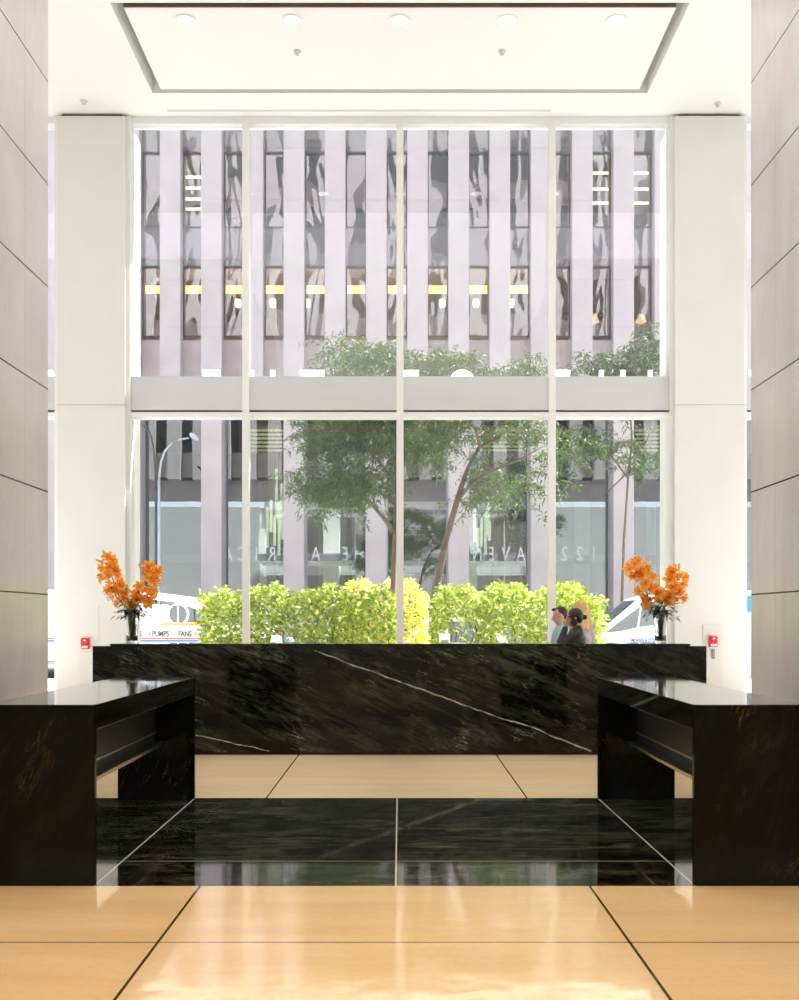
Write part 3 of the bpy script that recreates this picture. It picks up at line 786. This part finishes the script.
blk = plain('black_hair', (.006, .005, .005), .35); brn = plain('brown_hair', (.035, .018, .010), .5, var=.2, scale=40); bld = plain('blonde_hair', (.62, .38, .14), .45, var=.25, scale=30)
jkt = plain('dark_brown_jacket', (.020, .013, .012), .6); blu = plain('pale_blue_shirt', (.28, .40, .45), .7); pnk = plain('mauve_blouse', (.42, .34, .36), .7, var=.4, scale=14)
trs = plain('charcoal_trousers', (.03, .03, .035), .7)
F_left = -PI/2
hang = ((.25, -.02, 1.15), (.27, -.08, .92))
p, HD, k = person('person in dark brown jacket with black hair bun, phone at the ear',
       (at(576, 0, 12.95).x, 12.95, 0), F_left, 1.70, sk2, blk, jkt, trs, 'bun',
       [((.19, -.27, 1.22), (.115, -.155, 1.50)), ((-.25, -.02, 1.15), (-.27, -.10, .92)), Vector((-1, 0, 0))], jacket_open=True, female=True)
c = p.matrix_basis @ HD(.098, -.035, -.035)
ph = tag(obj('phone', boxes((-.075, .075, -.006, .006, -.036, .036)), plain('black_phone', (.01, .01, .012), .3), None, bevel=.004), 'black phone held to the ear of the person in the brown jacket', 'phone')
ph.location = c; ph.rotation_euler = (0, .95, 0)
person('person with short brown hair and pale blue shirt, looking down beside the window post', (at(561.5, 0, 13.5).x, 13.5, 0), F_left, 1.73, sk1, brn, blu, trs, 'short',
       [((.24, -.10, 1.16), (.16, -.32, 1.10)), ((-.24, -.10, 1.16), (-.16, -.32, 1.10)), Vector((0, 0, 1))], tilt=.28)
person('person with long blonde hair seen behind the one in the brown jacket', (at(581.5, 0, 13.95).x, 13.95, 0), F_left-.9, 1.81, sk3, bld, pnk, trs, 'long',
       [((.22, -.02, 1.15), (.24, -.10, .92)), ((-.22, -.02, 1.15), (-.24, -.10, .92))], female=True)
# seated outside
sx = at(275, 0, 18.4).x
bn = thing('bench', 'pale stone bench on the sidewalk before the left hedge', 'bench', (sx, 18.55, -.02))
obj('seat', boxes((-1.1, 1.4, -.25, .25, .40, .47)), M['paving'], bn, bevel=.01)
for x in (-.9, 1.1): obj('leg', boxes((x, x+.12, -.2, .2, 0, .40)), M['paving'], bn)
pw, HDw, kk = person('person in a white sun hat sitting outside before the left hedge', (sx, 18.6, -.02), .0, 1.66, sk3, brn, plain('white_shirt', (.7, .7, .7), .7), trs, 'short',
       [((.22, -.08, 1.16), (.13, -.32, 1.02)), ((-.22, -.08, 1.16), (-.13, -.32, 1.02))], seated=True, female=True)
hp = HDw(0, .01, .05)
bm = bmesh.new(); lathe(bm, [(.001, .135), (.05, .13), (.092, .10), (.105, .03), (.112, 0), (.20, -.045), (.235, -.075), (.230, -.08), (.11, -.01)], 28, hp)
for v in bm.verts: v.co.z += .012*math.sin(3*v.co.x*9)*min(1, ((v.co.x-hp.x)**2+(v.co.y-hp.y)**2)/.03)
ht = tag(obj('sun_hat', bm, plain('white_hat', (.82, .80, .80), .8), None, True), 'white floppy sun hat on the head of the person sitting outside', 'hat'); ht.location = (sx, 18.6, -.02)
sx2 = at(289, 0, 20.2).x
bn2 = copy_tree(bn); bn2.location = (sx2, 20.2, -.02); bn2['label'] = 'pale stone bench right in front of the left hedge, behind the other bench'
pw2, HD2, kk2 = person('person in a blue cap sitting beside the white sun hat', (sx2, 20.25, -.02), .0, 1.64, sk1, brn, plain('blue_shirt', (.08, .2, .5), .7), trs, 'short',
       [((.22, -.08, 1.16), (.13, -.32, 1.02)), ((-.22, -.08, 1.16), (-.13, -.32, 1.02))], seated=True)
hp = HD2(0, .015, .055)
bm = bmesh.new(); lathe(bm, [(.001, .085), (.05, .078), (.088, .05), (.100, 0), (.101, -.01)], 24, hp)
box(bm, hp.x-.06, hp.x+.06, hp.y-.19, hp.y-.08, hp.z-.012, hp.z-.004)
cp_ = tag(obj('cap', bm, plain('blue_cap', (.12, .25, .60), .7), None, True), 'blue cap on the person next to the white sun hat', 'cap'); cp_.location = (sx2, 20.25, -.02)

# ------------------------------------------------------------------ leaves
def leaf_cloud(pts, L, W, seed, droop=.3, up=.2):
    r = random.Random(seed); vs = []; fs = []
    for c in pts:
        d = Vector((r.gauss(0, 1), r.gauss(0, 1), r.gauss(up, .7))).normalized()
        s_ = d.cross(Vector((r.gauss(0, 1), r.gauss(0, 1), r.gauss(0, 1)))).normalized()
        l = L*r.uniform(.6, 1.25); w_ = W*r.uniform(.7, 1.2); i = len(vs)
        a = c; b = c+d*l*.5; e = c+d*l+Vector((0, 0, -droop*l))
        vs += [tuple(a), tuple(b-s_*w_), tuple(e), tuple(b+s_*w_)]
        fs.append((i, i+1, i+2, i+3))
    return vs, fs
def leafmat(name, a, b, c=None, trans=.25):
    m, t, bs = newmat(name); k = NB(t)
    g = t.nodes.new('ShaderNodeNewGeometry')
    col = k.mix(g.outputs['Random Per Island'], a, b)
    if c: col = k.mix(k.m('GREATER_THAN', g.outputs['Random Per Island'], .82), col, c)
    t.links.new(col, bs.inputs['Base Color']); bs.inputs['Roughness'].default_value = .55
    tl = t.nodes.new('ShaderNodeBsdfTranslucent'); t.links.new(col, tl.inputs[0])
    mx = t.nodes.new('ShaderNodeMixShader'); mx.inputs[0].default_value = trans
    out = [n for n in t.nodes if n.type == 'OUTPUT_MATERIAL'][0]
    t.links.new(bs.outputs[0], mx.inputs[1]); t.links.new(tl.outputs[0], mx.inputs[2]); t.links.new(mx.outputs[0], out.inputs[0])
    return m
M['hedge'] = leafmat('hedge_leaf', (.17, .28, .02), (.52, .56, .08), (.72, .74, .28))
M['hedge_y'] = leafmat('hedge_leaf_yellow', (.55, .52, .05), (.80, .70, .14), (.9, .85, .4))
M['locust'] = leafmat('locust_leaf', (.035, .075, .012), (.10, .17, .035))
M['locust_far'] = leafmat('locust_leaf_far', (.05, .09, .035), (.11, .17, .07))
M['bark'] = plain('bark', (.13, .095, .075), .9, var=.3, scale=9, bump=.3)
def hedge(label, x0, x1, yc, dep, zt, n, mat, seed, zb=.8, L=.14, W=.035, thin=()):
    r = thing('hedge', label, 'hedge', ((x0+x1)/2, yc, -.02))
    hx = (x1-x0)/2; rr = random.Random(seed); pts = []
    while len(pts) < n:
        x = rr.uniform(-hx, hx); y = rr.uniform(-dep/2, dep/2); z = rr.uniform(zb, zt+.1)
        e = .10*math.sin(x*5+seed)+.07*math.sin(x*11.3+1)+.05*math.sin(y*9)
        ex = abs(x)/hx; ey = abs(y)/(dep/2)
        top = zt+e-.5*max(0, ex-.72)**1.2*2.2-.25*max(0, ey-.6)
        if z > top: continue
        core = min(top-z, (1-ex)*hx, (1-ey)*dep/2)
        if core > .22 and rr.random() > .22: continue
        skip = False
        for (tx, tz, tr, pr) in thin:
            if (x-tx)**2+((z-tz)*1.3)**2 < tr*tr and rr.random() < pr: skip = True
        if skip: continue
        pts.append(Vector((x, y, z)))
    vs, fs = leaf_cloud(pts, L, W, seed)
    mesh_from('foliage', vs, fs, mat, r)
    bm = bmesh.new()
    for i in range(int(hx*8)):
        x = rr.uniform(-hx*.85, hx*.85); y = rr.uniform(-dep*.3, dep*.3)
        tube(bm, [(x, y, .7), (x+rr.uniform(-.15, .15), y, 1.3), (x+rr.uniform(-.3, .3), y+rr.uniform(-.2, .2), zt-.25)], [.02, .014, .005], 5)
    obj('twigs', bm, M['bark'], r)
    pl = thing('planter', 'low pale stone planter under the '+label.split(' ', 1)[0]+' hedge', 'planter', ((x0+x1)/2, yc, -.02))
    pl['label'] = 'pale stone planter of the ' + label.split(',')[0]
    obj('box', boxes((-hx+.1, hx-.1, -dep*.45, -dep*.45+.1, 0, .75), (-hx+.1, hx-.1, dep*.45-.1, dep*.45, 0, .75),
                     (-hx+.1, -hx+.2, -dep*.45+.1, dep*.45-.1, 0, .75), (hx-.2, hx-.1, -dep*.45+.1, dep*.45-.1, 0, .75)), M['paving'], pl)
    obj('soil', boxes((-hx+.2, hx-.2, -dep*.45+.1, dep*.45-.1, .1, .70)), plain('soil', (.06, .04, .025), .9), pl)
    return r
HY = 21.5
hedge('yellow-green leafy hedge left of the centre post', (203-400)*HY/F, (402-400)*HY/F, HY, 1.3, EYE+(620-588)*HY/F, 7500, M['hedge'], 5, zb=.75)
hedge('yellow-green leafy hedge right of the centre post, behind the people', (433-400)*HY/F, (601-400)*HY/F, HY, 1.3, EYE+(620-586)*HY/F, 6000, M['hedge'], 9, zb=.75,
      thin=((-1.2, 1.25, .42, .8), (-.3, 1.05, .35, .7), (-1.45, .95, .3, .7)))
hedge('bright yellow clipped hedge farther back near the kerb', (343-400)*26/F, (428-400)*26/F, 26.0, .9, EYE+(620-581)*26/F, 4500, M['hedge_y'], 12, zb=.75, L=.11, W=.03)

def tree(label, Y, trunk, branches, blobs, n, mat, seed, L=.17, W=.022, depth=1.6):
    root = at(trunk[0][0], 620, Y); r = thing('tree', label, 'tree', (root.x, Y, -.02))
    def loc(px, py, dy=0): q = at(px, py, Y); return Vector((q.x-root.x, dy, q.z+.02))
    bm = bmesh.new()
    pts = [Vector((loc(*trunk[0][:2]).x, 0, 0))]+[loc(a, b_) for a, b_, _ in trunk]
    tube(bm, pts, [trunk[0][2]*1.2]+[c_ for _, _, c_ in trunk], 10); obj('trunk', bm, M['bark'], r, True)
    for br in branches:
        bm = bmesh.new(); dy = 0; P = []
        for i, (a, b_, c_) in enumerate(br): P.append(loc(a, b_, i*.12*(1 if len(br) % 2 else -1)))
        tube(bm, P, [c_ for _, _, c_ in br], 7); obj('branch', bm, M['bark'], r, True)
    rr = random.Random(seed); pts = []; tw = bmesh.new()
    tot = sum(b_[2]*b_[3]*b_[4] for b_ in blobs)
    for (px, py, rx, ry, den) in blobs:
        m_ = max(1, int(n*rx*ry*den/tot/26))
        for _ in range(m_):
            while True:
                u, v = rr.uniform(-1, 1), rr.uniform(-1, 1)
                if u*u+v*v < 1: break
            c0 = loc(px+u*rx, py+v*ry, rr.uniform(-depth, depth)*.6)
            d = Vector((rr.uniform(-1, 1), rr.uniform(-.7, .7), rr.uniform(-.45, .15))).normalized(); LL = rr.uniform(.35, .75)
            tube(tw, [c0, c0+d*LL*.5, c0+d*LL+Vector((0, 0, -.08))], [.008, .006, .003], 3, False)
            for j in range(26):
                t = rr.random(); pts.append(c0+d*LL*t+Vector((rr.gauss(0, .05), rr.gauss(0, .07), rr.gauss(0, .045)-.08*t*t)))
    obj('twigs', tw, M['bark'], r)
    vs, fs = leaf_cloud(pts, L, W, seed, .35, -.1)
    mesh_from('foliage', vs, fs, mat, r)
tree('feathery green street tree with its trunk behind the centre window post', 24.0,
     [(393, 590, .075), (395, 545, .07), (396, 530, .065), (396, 470, .055), (394, 400, .04)],
     [[(393, 532, .06), (385, 520, .05), (372, 505, .035), (355, 494, .02)], [(395, 505, .04), (386, 496, .03), (372, 488, .018)],
      [(395, 480, .05), (360, 440, .03), (325, 455, .015)], [(394, 440, .05), (350, 400, .03), (335, 372, .015)], [(394, 430, .05), (418, 400, .03), (440, 372, .015)]],
     [(350, 358, 30, 20, .8), (388, 362, 30, 16, 1), (425, 365, 24, 14, .9), (365, 398, 55, 22, 1), (345, 428, 42, 16, 1.2), (385, 435, 26, 24, 1.2), (325, 440, 26, 20, .9),
      (322, 482, 34, 13, 1.2), (350, 490, 44, 14, 1.3), (372, 470, 24, 14, .7), (318, 505, 14, 10, .3), (420, 432, 26, 18, 1.1), (420, 455, 22, 18, .5), (300, 475, 14, 10, .4)],
     22000, M['locust'], 21, L=.15, W=.018)
tree('leaning slender street tree forking above the right hedge', 23.2,
     [(435, 592, .085), (440, 570, .08), (446, 540, .075), (456, 505, .07), (461, 488, .065), (468, 468, .05), (480, 446, .04)],
     [[(459, 497, .06), (470, 486, .045), (481, 477, .04), (498, 470, .03), (512, 465, .02), (545, 448, .01)],
      [(480, 446, .045), (475, 430, .03), (464, 420, .022), (452, 408, .015)],
      [(480, 446, .045), (495, 440, .035), (508, 428, .025), (517, 418, .02), (530, 400, .012)]],
     [(470, 428, 34, 12, .7), (445, 428, 22, 16, .6), (520, 425, 26, 14, .6), (500, 490, 26, 13, .55), (530, 478, 20, 12, .35), (545, 445, 16, 24, .4), (488, 470, 18, 14, .6), (475, 500, 12, 14, .25),
      (453, 362, 26, 14, .9), (482, 374, 26, 8, .9), (520, 370, 24, 10, .8), (490, 395, 50, 16, .8), (540, 372, 12, 8, .6), (575, 440, 14, 12, .4), (545, 490, 10, 14, .25)],
     9500, M['locust'], 33, L=.15, W=.017)
tree('thin street tree at the right, its lower crown standing in for a glass reflection', 31.0,  # lower crown built for a tree mirrored in glass
     [(622, 600, .05), (624, 540, .04), (628, 480, .035), (632, 440, .03), (630, 400, .025)],
     [[(628, 478, .035), (612, 455, .025), (600, 438, .015)], [(630, 460, .03), (648, 440, .02), (655, 420, .012)], [(630, 470, .03), (608, 492, .02), (596, 500, .01)]],
     [(600, 366, 30, 11, .8), (640, 362, 26, 14, .9), (648, 335, 9, 14, .5), (660, 350, 12, 16, .5), (620, 395, 42, 18, .6), (605, 445, 26, 9, .6), (640, 455, 24, 22, .3), (570, 455, 14, 10, .4), (588, 432, 20, 9, .4)],
     9000, M['locust_far'], 41, L=.2, W=.02)

# ------------------------------------------------------------------ street furniture, vehicles
def street_lamp(px, Y, pts, headpt, label, colr):
    b0 = at(px, 620, Y); r = thing('street_lamp', label, 'street lamp', (b0.x, Y, -.02)); m_ = colr
    P = [Vector((at(a, b_, Y).x-b0.x, 0, at(a, b_, Y).z+.02)) for a, b_ in pts]
    bm = bmesh.new(); tube(bm, [(0, 0, 0), (0, 0, .6), P[0]], [.09, .06, .045], 10); obj('pole', bm, m_, r, True)
    bm = bmesh.new(); tube(bm, P, [.045]+[.035]*(len(P)-1), 8); obj('arm', bm, m_, r, True)
    h = at(*headpt, Y); h = Vector((h.x-b0.x, 0, h.z+.02))
    bm = bmesh.new(); ball(bm, h, (.20 if colr is lampw else .12, .12, .10 if colr is lampw else .06), 3, Matrix.Rotation(.75, 4, 'Y')); obj('lamp_head', bm, m_, r, True)
lampw = plain('lamp_white', (.40, .42, .45), .3, .2); lampg = plain('lamp_grey', (.06, .065, .08), .4, .3)
street_lamp(159, 35.2, [(159, 480), (161, 462), (165, 451), (172, 443), (180, 439.5), (189, 438)], (194, 437), 'pale curved street lamp standing in for one reflected in the leftmost lower pane', lampw)  # solid lamp added for an arm that is only a reflection
street_lamp(156, 36.0, [(156, 490), (155, 470), (154, 450), (151, 436), (147, 428)], (146, 427), 'dark grey slim street lamp curving left beside the pale one', lampg)
street_lamp(546, 35.5, [(600, 500), (600, 470)] and [(546+54, 500), (599, 455), (596, 445), (590, 440)], (586, 439), 'pale street lamp seen through the rightmost lower pane', lampw) if False else None

van_w = plain('van_white', (.80, .81, .82), .3, coat=.3)
vwin = plain('van_window', (.14, .17, .19), .06, spec=.8)
tyre = plain('tyre', (.02, .02, .02), .8); chrome = plain('wheel_metal', (.5, .5, .5), .3, .9)
txtb = plain('blue_lettering', (.03, .10, .36), .5)
def extr(bm, prof, y0, y1):
    a = [bm.verts.new((x, y0, z)) for x, z in prof]; b = [bm.verts.new((x, y1, z)) for x, z in prof]
    n = len(prof)
    bm.faces.new(a); bm.faces.new(b[::-1])
    for i in range(n): bm.faces.new((a[i], b[i], b[(i+1) % n], a[(i+1) % n]))
    bmesh.ops.recalc_face_normals(bm, faces=bm.faces)
    return bm
def wheel(r, x, y, rad=.36, s=1):
    bm = bmesh.new(); lathe(bm, [(.2, -.1), (rad-.03, -.11), (rad, -.06), (rad, .06), (rad-.03, .11), (.2, .1)], 28)
    bmesh.ops.rotate(bm, verts=bm.verts, matrix=Matrix.Rotation(PI/2, 3, 'X')); bmesh.ops.translate(bm, verts=bm.verts, vec=(x, y, rad))
    w_ = obj('wheel', bm, tyre, r, True)
    bm = bmesh.new(); lathe(bm, [(.001, -.08), (.07, -.09), (.16, -.06), (.21, -.09), (.21, .09), (.001, .08)], 20)
    bmesh.ops.rotate(bm, verts=bm.verts, matrix=Matrix.Rotation(PI/2, 3, 'X')); bmesh.ops.translate(bm, verts=bm.verts, vec=(x, y, rad))
    obj('hub', bm, chrome, w_, True)
VY = 27.4
vz = lambda px, py: (at(px, py, VY).x-6.0, at(px, py, VY).z+.15)
vn = thing('van', 'white moving van with blue lettering parked at the right, its sloping windscreen above the desk', 'van', (6.0, VY, -.15))
VY0 = 0
prof = [vz(560, 660), vz(563, 648), vz(572, 643.5), vz(590, 640), vz(640, 598.5), vz(652, 595), vz(700, 591), vz(1000, 590), vz(1004, 600), vz(1004, 680), vz(562, 680)]
bm = extr(bmesh.new(), prof, 0, 1.95); obj('body', bm, van_w, vn, bevel=.04)
bm = extr(bmesh.new(), [vz(604, 633.5), vz(648, 603), vz(650, 603), vz(640, 628.5)][:0] or [vz(604.5, 633), vz(640, 606.5), vz(637, 627.5), vz(622, 631)], -.012, .02); obj('side_window', bm, vwin, vn)
bm = extr(bmesh.new(), [vz(639, 627), vz(642, 605), vz(650, 602), vz(680, 601), vz(681, 622)], -.012, .02); obj('side_window', bm, vwin, vn)
a, b_ = vz(592, 638.3), vz(638, 600.2)
bm = bmesh.new(); vs_ = [bm.verts.new(q) for q in ((a[0]-.012, .15, a[1]+.012), (b_[0]-.012, .2, b_[1]+.012), (b_[0]-.012, 1.75, b_[1]+.012), (a[0]-.012, 1.8, a[1]+.012))]
bm.faces.new(vs_); bmesh.ops.solidify(bm, geom=bm.faces[:], thickness=.01); obj('windscreen', bm, vwin, vn)
bm = bmesh.new(); box(bm, vz(747, 0)[0], vz(900, 0)[0], -.012, .01, vz(0, 612)[1], vz(0, 595)[1]-.02); obj('blue_panel', bm, plain('van_blue', (.03, .25, .8), .4), vn)
text_mesh('lettering', 'MOVERS & STORAGE', .15, .004, txtb, vn, (vz(647, 0)[0], -.008, vz(0, 642.2)[1]), (PI/2, 0, 0), off=.004, xs=.62)
bm = bmesh.new(); tube(bm, [(vz(617, 0)[0], -.003, vz(0, 634)[1]), (vz(617, 0)[0], -.003, vz(0, 668)[1])], .008, 4); obj('door_seam', bm, M['grey_key'], vn)
for px in (600, 940): wheel(vn, vz(px, 0)[0], .12)
for px in (600, 940): wheel(vn, vz(px, 0)[0], 1.83)
obj('headlamp', boxes((vz(563, 0)[0]-.01, vz(570, 0)[0], .1, .4, .75, .95)), M['label_white'], vn)

TY = 28.0
tz = lambda px, py: (at(px, py, TY).x+7.0, at(px, py, TY).z+.15)
tk = thing('utility_truck', 'white utility truck with a folded boom and PUMPS FANS lettering, behind the left vase', 'truck', (-7.0, TY, -.15))
X_ = lambda px: tz(px, 0)[0]; Z_ = lambda py: tz(0, py)[1]
obj('body', boxes((X_(20), X_(268), 0, 2.2, .55, Z_(626))), van_w, tk, bevel=.03)
obj('stripe', boxes((X_(20), X_(250), -.012, .01, Z_(639.1), Z_(637.9))), plain('red_stripe', (.75, .08, .10), .5), tk)
obj('stripe', boxes((X_(20), X_(250), -.012, .01, Z_(641.8), Z_(639.9))), plain('blue_stripe', (.08, .22, .70), .5), tk)
dark_t = plain('dark_lettering', (.12, .11, .11), .5); red_t = M['red']
for s_, px, m_ in (('S', 140.5, dark_t), ('•', 149.6, red_t), ('PUMPS', 160.6, dark_t), ('FANS', 185, dark_t), ('•', 195.4, red_t), ('CONT', 209.5, dark_t)):
    text_mesh('lettering', s_, .215, .004, m_, tk, (X_(px), -.008, Z_(636.4)), (PI/2, 0, 0), off=.006, xs=.74)
obj('emblem', boxes((X_(170.6), X_(175.4), -.01, .01, Z_(634.4), Z_(631.8)), (X_(171.8), X_(174.4), -.01, .01, Z_(636.4), Z_(635))), plain('emblem_grey', (.5, .48, .5), .5), tk)
obj('toolbox', boxes((X_(118), X_(153), .05, 2.0, Z_(626), Z_(604))), van_w, tk, bevel=.03)
obj('cab', boxes((X_(20), X_(70), .0, 2.2, Z_(626), Z_(590))), van_w, tk, bevel=.1)
obj('light_bar', boxes((X_(160), X_(190), .1, .35, Z_(626), Z_(622.5))), plain('peach_light_bar', (.80, .32, .16), .5), tk, bevel=.01)
obj('beacon', boxes((X_(190.5), X_(196.5), .1, .35, Z_(626), Z_(622.3))), plain('orange_beacon', (.9, .35, .03), .4), tk, bevel=.01)
def beam(px0, py0, px1, py1, h, y, mat, name='boom'):
    a = Vector((X_(px0), y, Z_(py0))); b_ = Vector((X_(px1), y, Z_(py1))); d = (b_-a).normalized(); n_ = Vector((-d.z, 0, d.x))*h/2
    bm = extr(bmesh.new(), [((a+n_).x, (a+n_).z), ((b_+n_).x, (b_+n_).z), ((b_-n_).x, (b_-n_).z), ((a-n_).x, (a-n_).z)], y-.12, y+.12)
    return obj(name, bm, mat, tk, bevel=.01)
beam(110, 590.5, 204, 602.5, .21, 1.0, van_w); beam(176, 602, 205, 612.5, .15, 1.35, plain('boom_beige', (.62, .55, .5), .5))
beam(202, 596, 203.5, 626, .16, 1.2, plain('boom_brown', (.25, .14, .10), .6), 'boom_post')
obj('boom_clamp', boxes((X_(201), X_(205), .7, .88, Z_(606), Z_(601.5))), txtb, tk)
obj('boom_support', boxes((X_(125), X_(129), .9, 1.1, Z_(604), Z_(592))), van_w, tk)
# hose reel ring on the truck bed
bm = bmesh.new(); n_ = 28
tube(bm, [(X_(166)+.30*math.cos(2*PI*i/n_), 1.5, Z_(614)+.30*math.sin(2*PI*i/n_)) for i in range(n_+1)], .03, 6, False); obj('hose_reel', bm, van_w, tk, True)
obj('reel_stand', boxes((X_(165.6), X_(166.4), 1.45, 1.55, Z_(626), Z_(606))), van_w, tk)
for px in (50, 225): wheel(tk, X_(px), .12, .42); wheel(tk, X_(px), 2.08, .42)
# white car behind the right hedge and left sliver car
def car(label, xc, Y, zr, L=4.4, colm=van_w):
    r = thing('car', label, 'car', (xc, Y, -.15)); h = L/2
    pr = [(-h, .35), (-h, .80), (-h+.95, .98), (-h+1.6, zr), (h-1.25, zr), (h-.45, 1.02), (h, .92), (h, .35)]
    obj('body', extr(bmesh.new(), pr, 0, 1.75), colm, r, bevel=.05)
    obj('side_window', extr(bmesh.new(), [(-h+1.15, 1.02), (-h+1.68, zr-.09), (-.05, zr-.09), (-.05, 1.02)], -.012, .02), vwin, r)
    obj('side_window', extr(bmesh.new(), [(.03, 1.02), (.03, zr-.09), (h-1.3, zr-.09), (h-.7, 1.02)], -.012, .02), vwin, r)
    for x in (-h+.8, h-.8): wheel(r, x, .12, .33); wheel(r, x, 1.63, .33)
car('white car parked in the street, glimpsed through the right hedge', 1.3, 27.5, 1.75)
car('pale car glimpsed through the sliver left of the left column', -9.1, 27.2, 1.55) if False else None
# pale utility cabinet by the hedge gap
ub = thing('utility_box', 'small grey utility box at the foot of the right hedge', 'utility box', (at(444.5, 0, 20.5).x, 20.5, -.02))
obj('case', boxes((-.11, .11, -.08, .08, 0, 1.28)), M['plate'], ub, bevel=.01)
obj('screen', boxes((-.07, .07, -.088, -.08, 1.06, 1.16)), M['grey_key'], ub)
